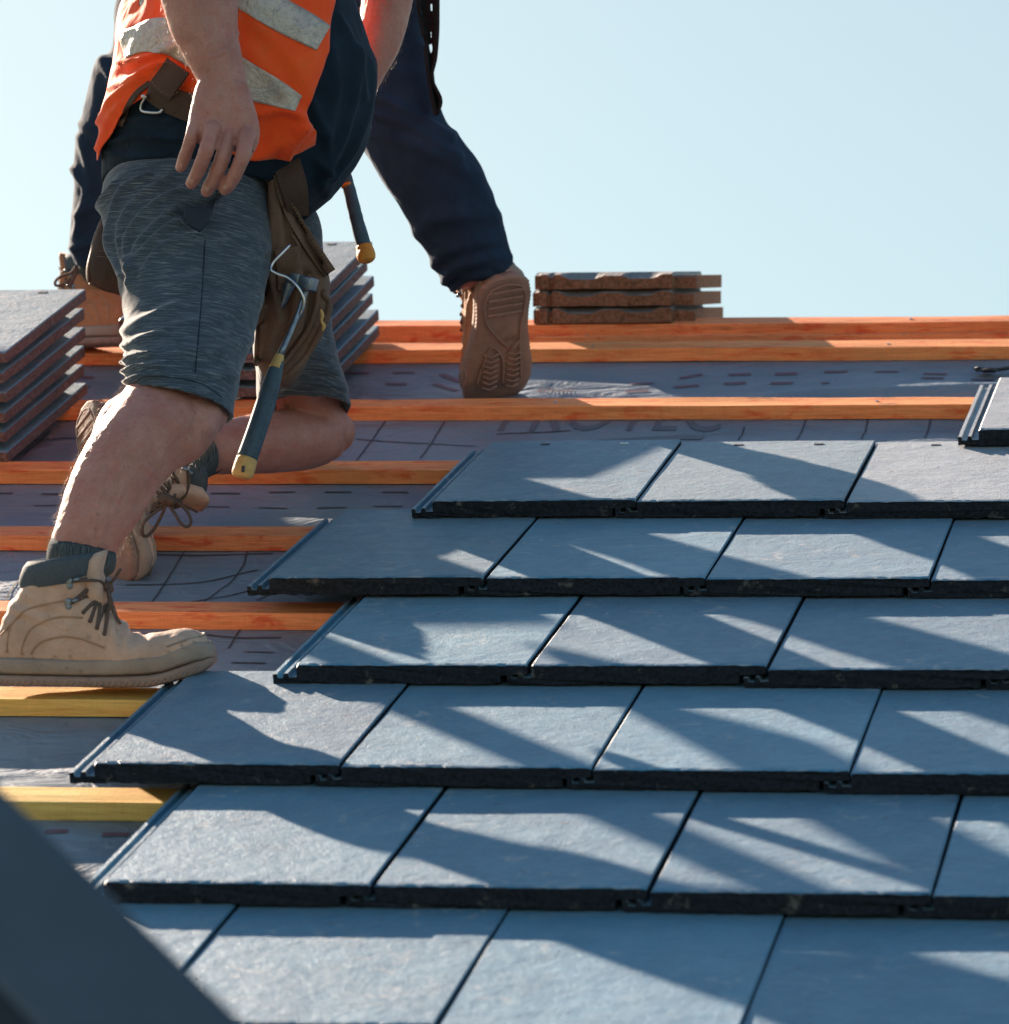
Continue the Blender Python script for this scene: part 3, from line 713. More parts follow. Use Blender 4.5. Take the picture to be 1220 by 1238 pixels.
def boot(name, O, X, Z, label, mat, scale=1.0, mirror=1, laces='tied', tread=False, group='work boots', collar=True, wide=1.0):
    """O heel-bottom point (world), X toe direction, Z up direction of the boot"""
    X = np.asarray(X, float); X /= np.linalg.norm(X); Z = np.asarray(Z, float); Z -= X * (Z @ X); Z /= np.linalg.norm(Z); Y = np.cross(Z, X)
    R = np.stack([X, Y, Z], 1) * scale; R[:, 1] *= wide
    def tw(g): return np.asarray(g[0]) @ R.T + O, g[1]
    rt = root(name, O, label, 'boot', group)
    xs = np.linspace(.004, .314, 44)
    zt = sup(xs, UP_T); zb = np.maximum(sup(xs, SOLE_B) + .012, 0); hw = sup(xs, UP_W)
    zt = np.minimum(zt, .150)
    C = np.c_[xs, xs * 0, (zt + zb) / 2]; A = np.c_[xs * 0, hw, xs * 0]; B = np.c_[xs * 0, xs * 0, (zt - zb) / 2]
    foot = rings(C, A, B, 32, 2.4)
    S = catmull(np.array([(.068, .055, .060, .032), (.072, .09, .060, .034), (.089, .125, .063, .036), (.099, .155, .057, .040), (.104, .176, .050, .042)]), 20)
    Cs = np.c_[S[:, 0], S[:, 0] * 0, S[:, 1]]; As = np.c_[S[:, 2], S[:, 0] * 0, S[:, 2] * .28]; Bs = np.c_[S[:, 0] * 0, S[:, 3], S[:, 0] * 0]
    shaft = rings(Cs, As, Bs, 32, 2.3)
    up = remesh([foot, shaft], .0034, 4)
    V = up[0]; N = vnormals(up)
    crease = np.exp(-((V[:, 0] - .195) / .03) ** 2) * np.clip((V[:, 2] - .045) / .03, 0, 1)
    V = V + N * (.0022 * fbm(V, 26, 3, 5)[:, None] + (.0030 * np.sin(V[:, 0] * 330 + 3 * V[:, 1] / .04) * crease)[:, None])
    # soft wrinkles round the ankle
    wz = np.exp(-((V[:, 2] - .105) / .025) ** 2) * np.exp(-((V[:, 0] - .06) / .05) ** 2)
    V = V + N * (.0022 * np.sin(V[:, 2] * 260 + V[:, 0] * 90) * wz)[:, None]
    up = (V, up[1]); part('upper', tw(up), mat, rt)
    tree = bvh(up)
    def side(x, z, s, off=.0):
        h = tree.ray_cast(Vector((x, s * .12, z)), Vector((0, -s, 0)))
        return np.array([x, h[0][1] + s * off, z]) if h[0] is not None else np.array([x, s * .03, z])
    def topz(x, y, off=0.0):
        h = tree.ray_cast(Vector((x, y, .3)), Vector((0, 0, -1)))
        return np.array([x, y, h[0][2] + off]) if h[0] is not None else np.array([x, y, .1])
    # midsole + tread
    def solegeo(z0f, z1f, grow, dip=0.0):
        xs = np.concatenate([np.linspace(0, .02, 8), np.linspace(.026, .29, 40), np.linspace(.295, .323, 12)])
        b, t = sup(xs, SOLE_B), sup(xs, SOLE_T); w_ = sup(xs, SOLE_W) + grow
        z0 = b + (t - b) * z0f; z1 = b + (t - b) * z1f
        return rings(np.c_[xs, xs * 0, (z0 + z1) / 2], np.c_[xs * 0, w_, xs * 0], np.c_[xs * 0, xs * 0, (z1 - z0) / 2], 28, 5)
    sm = solegeo(.40, 1.0, 0.0); part('midsole', tw(sm), M['boot_sole'], rt)
    ts = solegeo(.0, .42, .0018); tr = part('tread', tw(ts), M['boot_tread'], rt)
    lug = []
    for x in np.linspace(.012, .30, 34):
        w_ = sup(x, SOLE_W) + .001; b = sup(x, SOLE_B); t = sup(x, SOLE_T)
        for s in (-1, 1): lug.append(tube([(x - .003, s * (w_ - .001), b + .003), (x + .002, s * (w_ + .0008), b + (t - b) * .24)], .0019, 5))
    toe = sup(.302, SOLE_T)
    for k in range(7):
        a = -1 + 2 * k / 6; lug.append(tube([(.318 - .012 * a * a, a * .022, .035), (.3225 - .014 * a * a, a * .024, .050)], .0022, 5))
    part('lugs', tw(cat_geo(*lug)), M['boot_tread'], tr)
    tc = tube([np.append(side(.245, .058, s, .001)[:2], .056) if 0 else side(.262, .060, s, .0012) for s in (1,)] + [side(.285, .068, 1, .0015), topz(.305, .012, .0015), topz(.305, -.012, .0015), side(.285, .068, -1, .0015), side(.262, .060, -1, .0012)], .0016, 6, 5)
    part('toe_cap_edge', tw(tc), M['boot_sole'], rt)
    if tread:
        zz = -.0022; P = []
        hx, hy = .052, .034
        oval = [(.012, 0), (.02, .022), (.045, .032), (.075, .031), (.105, .024), (.14, .005), (.165, -.012)]
        P.append(tube([(x, y, zz) for x, y in oval], .0016, 6, 5)); P.append(tube([(.012, 0, zz), (.02, -.022, zz), (.045, -.032, zz), (.075, -.031, zz), (.11, -.028, zz), (.16, -.028, zz), (.2, -.032, zz), (.24, -.034, zz)], .0016, 6, 5))
        for x in (.028, .045, .062, .079): P.append(boxg((x, 0, zz), (.0022, .027, .0022), None, .0007))
        P.append(tube([(.165, -.012, zz), (.150, -.027, zz)], .0016, 6)); P.append(tube([(.172, -.010, zz), (.157, -.026, zz)], .0016, 6))
        for y in (-.010, -.020):
            th = np.linspace(0, 2 * np.pi, 14); P.append(tube([(.142 + .0035 * math.cos(t), y + .0035 * math.sin(t), zz) for t in th], .0009, 5))
        P.append(tube([(.24, .036, zz), (.20, .030, zz), (.160, .020, zz), (.158, .012, zz), (.175, .002, zz), (.20, -.004, zz), (.25, -.006, zz)], .0017, 6, 5))
        for k in range(7):
            x = .17 + k * .013; s_ = 1 if k % 2 else -1
            P.append(tube([(x, .028 - .0 * k, zz), (x + .009, .016, zz), (x + .002, .004, zz)], .0022, 5)); P.append(tube([(x + .004, -.010, zz), (x + .011, -.022, zz), (x + .006, -.031, zz)], .0022, 5))
        part('tread_pattern', tw(cat_geo(*P)), M['boot_tread'], tr)
    if collar:
        def cring(z, g):
            t = np.linspace(0, 2 * np.pi, 40, endpoint=False); S2 = sup(z, [(.15, .053), (.18, .049)])
            return [(.098 + (z - .15) * .2 + (S2 + g) * math.cos(a), (.0395 + g) * math.sin(a), z + .007 * math.cos(a) + .003) for a in t]
        V = np.array(cring(.143, .0005) + cring(.150, .0042) + cring(.162, .0058) + cring(.174, .0050) + cring(.182, .0008) + cring(.178, -.005) + cring(.166, -.0072)); part('collar', tw((V, grid_faces(7, 40, True))), M['collar'], rt)
    # tongue
    tg = rings(np.array([(.160, 0, .112), (.153, 0, .135), (.150, 0, .158), (.155, 0, .182), (.161, 0, .192)]), np.array([(0, .022, 0), (0, .025, 0), (0, .027, 0), (0, .027, 0), (0, .020, 0)]), np.array([(.013, 0, .004)] * 4 + [(.009, 0, .003)]), 20, 3)
    part('tongue', tw(tg), mat, rt)
    # seams
    sl = []
    for s in (-1, 1):
        for pts in ([(.064, .048), (.070, .058), (.085, .068), (.110, .073), (.135, .071), (.155, .064), (.172, .058)], [(.02, .075), (.04, .095), (.06, .112), (.09, .120), (.125, .126), (.138, .128)], [(.028, .05), (.034, .085), (.05, .105)], [(.05, .047), (.052, .06), (.066, .085), (.1, .1), (.14, .1)]):
            sl.append(tube([side(x, z, s, .0004) for x, z in catmull(np.array([(a, b, 0) for a, b in pts]), 16)[:, :2]], .0015, 5))
    part('seams', tw(cat_geo(*sl)), M['seam'], rt)
    # eyelets and laces
    ey = [(.128, .152), (.125, .122), (.141, .108), (.151, .096), (.161, .086), (.172, .078)]
    E_, L_ = [], []
    ex = {}
    for s in (-1, 1):
        for k, (x, z) in enumerate(ey):
            q = side(x, z, s, .002 if k < 2 else .0012); ex[(s, k)] = q
            if k < 2: part('lace_hook', tw(cat_geo(ball(q - np.array([.006, 0, 0]), (.0058, .0028, .0058), 8), ball(q - np.array([.006, 0, .007]), (.0048, .0024, .0048), 8), tube([q + np.array([.001, s * .002, .002]), q + np.array([.006, s * .005, .003]), q + np.array([.008, s * .001, .004])], [.0035, .0028, .002], 6, 3))), M['steel_dark'], rt)
    for k in range(5, 0, -1):
        for s in (-1, 1):
            a, b = ex[(s, k)], ex[(-s, k - 1)] if k > 1 or True else None
            m = (a + b) / 2; m = topz(m[0], 0, .0075) if k > 2 else np.array([max(m[0], .160 + .0 * k), s * .004, m[2] + .008])
            if k >= 3 and topz(m[0], 0)[2] > .14: m = (a + b) / 2 + np.array([.008, 0, .012])
            L_.append(tube([a, a * .55 + m * .45 + np.array([.004, s * .004, .006]), m + np.array([.002, 0, .002]), b * .55 + m * .45 + np.array([.004, -s * .004, .006]), b], .0028, 6, 5)); L_.append(ball(a, (.0034, .0026, .0034), 6))
    kn = np.array([.170, -.004, .142])
    for s in (-1, 1): L_.append(tube([ex[(s, 0)], ex[(s, 0)] + np.array([.014, 0, .001]), (ex[(s, 0)] + kn) / 2 + np.array([.012, 0, .004]), kn], .0024, 6, 5))
    L_.append(ball(kn, (.008, .009, .008), 8)); L_.append(ball(kn + np.array([.002, .006, -.004]), (.006, .006, .007), 8))
    if laces == 'tied':
        L_.append(tube([kn, kn + np.array([.006, -.02, -.008]), kn + np.array([.012, -.03, -.022]), kn + np.array([.006, -.028, -.032])], .0024, 6, 5))
        L_.append(tube([kn, kn + np.array([.012, -.010, .012]), kn + np.array([.022, -.014, .026])], .0023, 6, 5))
        L_.append(tube([kn, kn + np.array([.004, -.014, -.016]), kn + np.array([.010, -.02, -.03]), kn + np.array([.022, -.022, -.052])], .0024, 6, 5))
    part('laces', tw(cat_geo(*L_)), M['lace'], rt)
    if laces == 'none': pass
    return rt, R

# ------------------------------------------------------------------ figure helpers
def disp(geo, fn):
    V, F = geo; N = vnormals(geo); return V + N * fn(V, N)[:, None], F
def pxs(V): x, y, D = px(V); return x, y, D
def head_geo(c, face, up, s=1.0):
    """head, nose, ears and brow around centre c looking along face"""
    f = np.asarray(face, float); f /= np.linalg.norm(f); u = np.asarray(up, float); u -= f * (u @ f); u /= np.linalg.norm(u); r = np.cross(f, u)
    R = np.stack([r, f, u], 1) * s
    def e(p, rad, n=14): g = ball((0, 0, 0), rad, n); return (g[0] + np.array(p)) @ R.T + c, g[1]
    G_ = [e((0, -.012, .035), (.076, .095, .085)), e((0, .015, -.03), (.062, .078, .085)), e((0, .045, -.085), (.038, .035, .032)), e((0, .098, -.018), (.014, .02, .028)), e((0, .105, -.032), (.018, .014, .012)),
          e((.078, -.005, -.01), (.010, .022, .032)), e((-.078, -.005, -.01), (.010, .022, .032)), e((.032, .080, .022), (.026, .012, .010)), e((-.032, .080, .022), (.026, .012, .010)), e((0, .086, -.062), (.024, .010, .006)), e((0, .084, -.073), (.02, .011, .007))]
    hair = [e((0, -.022, .048), (.081, .096, .082))]
    eyes = [e((q, .078, .006), (.012, .010, .009), 8) for q in (.032, -.032)]
    return G_, hair, eyes
def garment_end(geo_st, shrink=.92, rise=.03):
    return geo_st
def loft_open(st, n=44, sub=6, bvec='h', exp=2.0, inset=.90, rise=.035, end='last'):
    """closed loft whose last ring turns inward like a hem"""
    V, F = loft_px(st, n, sub, bvec, exp, cap=False); m = len(V) // n; R_ = V.reshape(m, n, 3)
    up = R_[-2].mean(0) - R_[-1].mean(0); up /= np.linalg.norm(up); c = R_[-1].mean(0)
    inner = c + (R_[-1] - c) * inset; inner2 = inner + up * rise
    R_ = np.concatenate([R_, inner[None], inner2[None]]); V = R_.reshape(-1, 3); F = grid_faces(len(R_), n, True)
    V = np.concatenate([V, R_[0].mean(0)[None], R_[-1].mean(0)[None]]); a, b = len(V) - 2, len(V) - 1; o = (len(R_) - 1) * n
    for j in range(n): F.append([a, (j + 1) % n, j]); F.append([b, o + j, o + (j + 1) % n])
    return V, F

# ================================================================== WORKER 1 (kneeling, orange vest)
RNORM = MR @ np.array([0, 0, 1.0])
TORSO = [(124, 222, 372, 254, 6.50, .165), (124, 195, 410, 221, 6.50, .185), (128, 160, 438, 178, 6.50, .20), (135, 120, 449, 132, 6.50, .205), (144, 72, 450, 95, 6.50, .205), (154, 25, 445, 60, 6.51, .205),
         (166, -25, 432, 18, 6.52, .205), (172, -85, 412, -45, 6.53, .21), (174, -150, 392, -120, 6.54, .215), (182, -215, 372, -200, 6.55, .215), (208, -262, 345, -258, 6.56, .15), (240, -285, 318, -283, 6.57, .07), (246, -320, 314, -318, 6.57, .055)]
near_leg = [(165, 215, 305, 225, 6.48, .085), (170, 330, 295, 330, 6.36, .075), (168, 400, 284, 408, 6.25, .07), (162, 440, 277, 452, 6.17, .068), (156, 468, 274, 482, 6.12, .060), (128, 505, 256, 532, 6.06, .068), (105, 540, 222, 554, 6.03, .067), (90, 567, 198, 582, 6.01, .062), (78, 597, 178, 613, 5.99, .055), (68, 632, 156, 644, 5.97, .047), (60, 662, 139, 672, 5.96, .041), (64, 698, 126, 702, 5.955, .034), (72, 728, 116, 730, 5.955, .026)]
far_thigh = [(272, 200, 360, 200, 6.68, .085), (302, 300, 376, 300, 6.77, .08), (318, 400, 390, 400, 6.89, .07), (330, 465, 408, 472, 6.99, .058), (338, 505, 424, 515, 7.02, .06), (352, 530, 420, 540, 7.03, .045)]
far_shin = [(225, 530, 232, 578, 6.79, .036), (250, 520, 252, 574, 6.81, .042), (285, 505, 288, 573, 6.86, .05), (325, 497, 328, 572, 6.92, .053), (362, 492, 372, 568, 6.98, .05), (392, 492, 404, 556, 7.02, .044), (413, 500, 420, 538, 7.03, .026)]
r_arm = [(178, -235, 262, -245, 6.40, .055), (176, -180, 275, -185, 6.33, .058), (182, -120, 282, -120, 6.27, .052), (188, -65, 286, -62, 6.23, .047), (188, -25, 288, -20, 6.21, .048), (196, 5, 288, 10, 6.20, .047), (207, 42, 288, 40, 6.19, .042), (224, 72, 293, 69, 6.18, .036), (238, 100, 299, 102, 6.17, .029), (236, 120, 305, 122, 6.165, .026)]
palm = [(237, 104, 301, 106, 6.168, .027), (231, 128, 309, 132, 6.16, .024), (228, 148, 314, 152, 6.155, .022), (232, 164, 313, 170, 6.15, .019), (244, 178, 308, 184, 6.148, .012)]
l_arm = [(330, -225, 400, -215, 6.70, .055), (370, -170, 455, -150, 6.74, .055), (420, -95, 492, -75, 6.77, .05), (440, -35, 503, -30, 6.78, .048), (436, 10, 497, 12, 6.78, .045), (428, 55, 482, 62, 6.77, .04), (418, 95, 458, 105, 6.76, .033), (405, 130, 445, 145, 6.75, .028)]
P1 = root('person', rw([-1.15, -.15, -.065]), 'worker in orange vest and grey shorts kneeling on the battens with one hand hanging', 'person')
geos = [loft_px([(a + 14, b, c - 16, d, e, f - .035) for a, b, c, d, e, f in TORSO], 40, 5, 'h'), loft_px(near_leg, 28, 5), loft_px(far_thigh, 28, 5), loft_px(far_shin, 28, 5), loft_px(r_arm, 26, 5), loft_px(palm, 26, 4, exp=2.6), loft_px(l_arm, 24, 4)]
# calf and knee shapes
geos += [ball(at(254, 494, 6.11), (.028, .030, .038)), ball(at(404, 522, 7.03), (.036, .04, .036)), ball(at(150, 545, 6.06), (.05, .055, .085))]
# right-hand fingers: little, ring, middle, index, then the thumb on the far side
FING = [[(237, 146, 6.150, 9.5), (231, 168, 6.136, 9.0), (223.5, 189, 6.146, 8.6), (218.5, 202, 6.160, 7.4)],
        [(257, 156, 6.130, 10.5), (249, 183, 6.108, 10.2), (238, 210, 6.122, 9.3), (231, 222, 6.140, 7.8)],
        [(277, 163, 6.142, 10.8), (269, 191, 6.122, 10.4), (257, 219, 6.136, 9.6), (250, 231, 6.154, 8.0)],
        [(298, 164, 6.134, 10.8), (293, 190, 6.112, 10.2), (281, 217, 6.124, 9.4), (272, 229, 6.144, 8.0)],
        [(292, 122, 6.190, 11.5), (302, 150, 6.215, 11.0), (300, 176, 6.222, 10.0), (292, 196, 6.222, 8.2)]]
for fg in FING:
    pts = [at(x, y, D) for x, y, D, r in fg]; rs = [r * q / FPX * D for (x, y, D, r), q in zip(fg, (.95, .925, .93, .96))]
    geos.append(tube(pts, rs, 14, 6)); geos.append(ball(pts[-1], rs[-1] * .98, 8))
    for q, k in ((0, 1.03), (1, 1.05), (2, 1.02)): geos.append(ball(pts[q], rs[q] * k, 8))
LF = [[(420, 140, 6.74, 10), (412, 165, 6.73, 9.5), (404, 185, 6.73, 8)], [(410, 142, 6.75, 10), (402, 168, 6.75, 9.5), (396, 190, 6.75, 8)], [(430, 138, 6.76, 10), (424, 160, 6.76, 9.5), (416, 182, 6.76, 8)], [(404, 138, 6.77, 9), (394, 160, 6.77, 9), (388, 178, 6.77, 7.5)], [(436, 135, 6.72, 11), (440, 150, 6.70, 10), (436, 166, 6.70, 8.5)]]
for fg in LF: geos.append(tube([at(a, b, c) for a, b, c, r in fg], [r / FPX * c for a, b, c, r in fg], 12, 5))
face1 = RT * .75 - UP * .55 + FW * .25
HG, HH, HE = head_geo(at(296, -378, 6.54), face1, UP + RT * .4, 1.1)
body = remesh(geos + HG, .0025, 3)
def fold(x, y, pts, wd, sharp=1.0):
    best = np.full(len(x), 1e9); P = catmull(np.array([(a, b, 0) for a, b in pts], float), 30)[:, :2]
    for a, b in zip(P[:-1], P[1:]):
        t = np.clip(((x - a[0]) * (b[0] - a[0]) + (y - a[1]) * (b[1] - a[1])) / (np.sum((b - a) ** 2) + 1e-9), 0, 1)
        best = np.minimum(best, np.hypot(x - a[0] - t * (b[0] - a[0]), y - a[1] - t * (b[1] - a[1])))
    return np.exp(-(best / wd) ** 2)
def skin_d(V, N):
    x, y, D = pxs(V); d = .0007 * fbm(V, 60, 2, 3)
    # creases over the finger joints, veins on forearm and hand, shin bone and calf
    for (jx, jy) in ((231, 168), (248, 184), (267, 192), (291, 190)):
        for o_ in (-2.5, .5, 3.5): d -= .0009 * np.exp(-(((y - jy - o_ + (x - jx) * .25) / .9) ** 2)) * np.exp(-((x - jx) / 8) ** 2) * (D < 6.15)
    for pts in ([(230, -20), (245, 30), (252, 70), (262, 110), (266, 135)], [(262, 0), (270, 50), (280, 95), (288, 130)], [(252, 70), (275, 60), (288, 40)]): d += .0022 * fold(x, y, pts, 2.0) * (D < 6.2)
    for pts in ([(205, 500), (170, 560), (140, 610), (120, 650)], [(170, 560), (190, 575)], [(150, 520), (130, 560), (118, 610)]): d += .0016 * fold(x, y, pts, 2.4) * (D < 6.2)
    d -= .004 * fold(x, y, [(238, 512), (205, 560), (170, 610)], 10) * (D < 6.2)
    d += .004 * fold(x, y, [(262, 492), (255, 515)], 8) * (D < 6.2); d -= .003 * fold(x, y, [(232, 480), (240, 505), (235, 530)], 6) * (D < 6.2)
    # knuckles and tendons on the back of the hand
    for (kx, ky, kd) in ((239, 146, 6.14), (258, 156, 6.13), (278, 162, 6.13), (298, 163, 6.13)):
        d += .0030 * np.exp(-(((x - kx) / 8) ** 2 + ((y - ky) / 7) ** 2)) * (D < 6.19)
    for (x0, y0, x1, y1) in ((262, 116, 258, 152), (272, 116, 277, 158), (282, 118, 296, 158)):
        t = np.clip(((x - x0) * (x1 - x0) + (y - y0) * (y1 - y0)) / ((x1 - x0) ** 2 + (y1 - y0) ** 2), 0, 1); dd = np.hypot(x - x0 - t * (x1 - x0), y - y0 - t * (y1 - y0)); d += .0011 * np.exp(-(dd / 3.5) ** 2) * (D < 6.18) * (y < 165) * (y > 100)
    return d
body = disp(body, skin_d)
bo_ = part('body', body, M['skin'], P1)
tb_body = bvh(body)
# nails
nl = []
for (x, y, D, r), (x2, y2, D2, r2) in ((f[3], f[2]) for f in FING[:4]):
    h = drape(tb_body, x + .0 * r, y - 3, 0.0004)
    if h is None: continue
    ax = at(x, y, D) - at(x2, y2, D2); ax /= np.linalg.norm(ax); sd = np.cross(ax, FW); sd /= np.linalg.norm(sd); nn = np.cross(sd, ax)
    nl.append(boxg(h, (.0036, .0048, .0005), np.stack([sd, ax, nn], 1), .0005))
m_nl = m_plain('nail', (.50, .27, .23), .3, bump=0)
for q in nl: part('fingernail', q, m_nl, bo_)
part('hair', cat_geo(*HH), M['hair_dark'], P1)
for e_ in HE: part('eye', e_, m_plain('eye_white', (.7, .68, .65), .2, bump=0), bo_)

# fine hair on the shin and forearm
def strands(geo, region, n, length, down, name, thick=.00012):
    V, F = geo; Fa = np.array([f[:4] for f in F if len(f) >= 4]); C = V[Fa].mean(1); x, y, D = pxs(C); ok = np.nonzero(region(x, y, D))[0]
    if len(ok) == 0: return
    N = vnormals(geo); pick = rng.choice(ok, n); P = C[pick] + rng.normal(size=(n, 3)) * .0012; Nn = N[Fa[pick][:, 0]]
    outV, outF = [], []
    for p, nn in zip(P, Nn):
        d = down + rng.normal(size=3) * .45; d -= nn * (d @ nn); d /= np.linalg.norm(d) + 1e-9; L = length * (.5 + rng.random())
        s = np.cross(nn, d); q = [p, p + nn * L * .35 + d * L * .3, p + nn * L * .55 + d * L * .68, p + nn * L * .58 + d * L * 1.1]
        k = len(outV)
        for i, a in enumerate(q):
            w_ = thick * (1 - i / 3.6); outV += [a + s * w_, a - s * w_ + nn * 0, a + nn * w_ * 1.6]
        for i in range(3):
            b = k + i * 3
            for j in range(3): outF.append([b + j, b + (j + 1) % 3, b + 3 + (j + 1) % 3, b + 3 + j])
    return part(name, (np.array(outV), outF), M['hair'], bo_)
strands(body, lambda x, y, D: (y > 462) & (y < 668) & (x < 285) & (D < 6.3), 4200, .0095, DN * 1.0 - RT * .35, 'leg_hair')
strands(body, lambda x, y, D: (y > -60) & (y < 112) & (x > 150) & (x < 300) & (D < 6.3), 1500, .0075, DN * .8 + RT * .35, 'arm_hair')
strands(body, lambda x, y, D: (y > 480) & (x > 240) & (D > 6.6) & (D < 7.2), 1200, .009, -RT, 'leg_hair')
strands(body, lambda x, y, D: (y > -40) & (x > 420) & (D > 6.65) & (y < 110), 500, .007, DN, 'arm_hair')

# shorts
sh_near = [(150, 204, 312, 200, 6.49, .115), (123, 226, 331, 218, 6.465, .142), (123, 256, 331, 262, 6.43, .145), (129, 295, 326, 318, 6.37, .137), (142, 335, 318, 362, 6.32, .127), (150, 380, 307, 405, 6.25, .118), (152, 425, 294, 447, 6.18, .115), (153, 476, 283, 506, 6.105, .105)]
sh_far = [(270, 222, 366, 235, 6.64, .10), (268, 262, 386, 270, 6.68, .13), (290, 330, 394, 330, 6.77, .125), (304, 400, 402, 397, 6.87, .11), (308, 445, 413, 446, 6.92, .112), (312, 498, 427, 493, 6.975, .102)]
hips = [(160, 215, 335, 225, 6.53, .12), (137, 250, 345, 270, 6.51, .15), (190, 320, 335, 330, 6.5, .10)]
shorts = remesh([loft_open(sh_near, 48, 6), loft_open(sh_far, 44, 6), loft_px(hips, 40, 5, 'h')], .0042, 3)
def shorts_d(V, N):
    x, y, D = pxs(V); near = (D < 6.62)
    d = .0042 * fbm(V * np.array([1, 1, 1.6]), 9, 2, 1)
    for pts, wd, h in (([(128, 330), (118, 290), (122, 250), (142, 222)], 3.2, .006), ([(150, 335), (134, 295), (136, 262), (150, 232), (180, 212)], 3.4, .007), ([(156, 330), (146, 295), (150, 265), (170, 238), (205, 215)], 3.4, .006), ([(162, 330), (154, 300), (160, 275), (190, 245), (235, 222)], 3.8, .006),
                       ([(158, 345), (168, 312), (200, 278), (225, 265)], 4.5, .007), ([(158, 318), (175, 285), (215, 250)], 4, .005), ([(175, 330), (195, 300), (235, 285)], 6, .005),
                       ([(152, 438), (165, 432), (185, 430)], 3.0, .007), ([(152, 450), (168, 445), (195, 444)], 3.0, .007), ([(154, 462), (170, 456), (200, 455)], 3.0, .006), ([(153, 418), (170, 410), (200, 400)], 4, .005), ([(154, 400), (175, 385), (215, 368)], 6, .005),
                       ([(315, 300), (270, 330), (215, 345)], 9, .005), ([(308, 360), (262, 385), (215, 395)], 9, .004), ([(298, 410), (262, 425), (225, 425)], 7, .0045), ([(284, 455), (255, 452), (225, 455)], 5, .004)):
        d += 1.45 * h * fold(x, y, pts, wd) * near
    ins = np.clip(np.minimum(np.minimum((y - 228 - (262 - x) * .42) / 8, (281 - y - np.abs(x - 241) * np.where(x < 241, .62, 1.6)) / 5), 1), 0, 1); d -= .020 * ins * (D < 6.45)
    seam = fold(x, y, [(247, 300), (243, 380), (232, 462)], 2.0); d -= .002 * seam * near
    hem = np.exp(-((y - (474 + 29 * ((x - 153) / 124) - 20 * np.sin(np.pi * np.clip((x - 153) / 124, 0, 1)) - 7)) / 2.0) ** 2); d -= .0014 * hem * near
    # far leg drapes
    for pts, wd, h in (([(345, 470), (380, 462), (415, 470)], 5, .004), ([(340, 450), (370, 440), (408, 450)], 5, .004), ([(330, 425), (365, 425), (400, 430)], 6, .004)): d += h * fold(x, y, pts, wd) * (D > 6.7)
    return d
shorts = disp(shorts, shorts_d); so_ = part('shorts', shorts, M['marl'], P1); tb_sh = bvh(shorts)
pk = [drape_line(tb_sh, [(264, 226), (261, 248), (253, 266), (242, 283)], .0006, 16), drape_line(tb_sh, [(242, 284), (228, 276), (214, 264), (202, 255)], .0006, 16)]
part('side_seam', cat_geo(tube(drape_line(tb_sh, [(248, 290), (243, 370), (236, 450)], .0002, 40), .0009, 5), tube(drape_line(tb_sh, [(160, 464), (178, 455), (211, 457), (244, 464), (268, 480)], .0001, 40), .0007, 5)), M['navy'], so_)
part('pocket_edge', cat_geo(*[tube(p_, .0022, 6) for p_ in pk]), M['marl'], so_)

# T-shirt (torso + sleeves)
TS_ = [(a - 2, b + (1 if i == 0 else 0), c + 2, d + (2 if i == 0 else 0), e, f + .006) for i, (a, b, c, d, e, f) in enumerate(TORSO[:11])]
sleeve_r = [(172, -238, 270, -248, 6.40, .066), (168, -190, 284, -195, 6.33, .07), (172, -130, 292, -132, 6.28, .066)]
sleeve_l = [(328, -232, 412, -216, 6.69, .066), (362, -175, 470, -150, 6.74, .068), (405, -105, 505, -80, 6.77, .062)]
shirt = remesh([loft_open(TS_[::-1], 56, 5, 'h', inset=.95, rise=.02), loft_open(sleeve_r, 28, 5), loft_open(sleeve_l, 28, 5)], .005, 3)
def shirt_d(V, N):
    x, y, D = pxs(V); near = D < 6.6
    d = .004 * fbm(V, 8, 3, 4)
    for pts, wd, h in (([(452, 60), (447, 120), (432, 170), (405, 215)], 4, .004), ([(430, 60), (428, 110), (415, 160), (395, 205)], 5, .005), ([(400, 60), (405, 110), (395, 160)], 7, .004), ([(375, 120), (395, 175), (390, 225)], 6, .004), ([(385, 195), (400, 215), (395, 235)], 5, .003), ([(410, 20), (432, 70), (440, 120)], 4, .004), ([(130, 172), (170, 165), (230, 168)], 3, .005), ([(128, 182), (150, 190), (200, 188)], 4, .003), ([(135, 150), (165, 143), (210, 146)], 4, .003)): d += 1.7 * h * fold(x, y, pts, wd) * near
    return d
shirt = disp(shirt, shirt_d); part('t_shirt', shirt, M['navy'], P1)

# hi-vis vest: a shell round the torso, open at the front, its hem pulled up by the belt
VS = [(a - 5, b, c + 4, d, e, f + .013) for (a, b, c, d, e, f) in TORSO[:10]]
SV = catmull(np.array(VS, float), 120)
Lw = np.array([at(s[0], s[1], s[4]) for s in SV]); Rw_ = np.array([at(s[2], s[3], s[4]) for s in SV]); Cw, Aw = (Lw + Rw_) / 2, (Rw_ - Lw) / 2
Bw = []
for i in range(len(SV)):
    a = Aw[i] / np.linalg.norm(Aw[i]); f = FW.copy(); f[2] = 0; b = f - a * (f @ a); b /= np.linalg.norm(b); Bw.append(b * SV[i][5])
Bw = np.array(Bw)
def vest_pt(s, th):
    s = np.clip(np.asarray(s, float), -12, len(SV) - 1); i = np.clip(np.floor(s).astype(int), 0, len(SV) - 2); f = (s - i)[:, None]
    c = Cw[i] * (1 - f) + Cw[i + 1] * f; a = Aw[i] * (1 - f) + Aw[i + 1] * f; b = Bw[i] * (1 - f) + Bw[i + 1] * f
    return c + a * np.cos(th)[:, None] + b * np.sin(th)[:, None]
hemx = [(110, 198), (119, 198), (128, 185), (141, 152), (150, 140), (168, 122), (182, 112), (205, 122), (235, 150), (262, 180), (290, 193), (320, 196), (355, 194), (378, 186), (384, 170), (400, 150)]
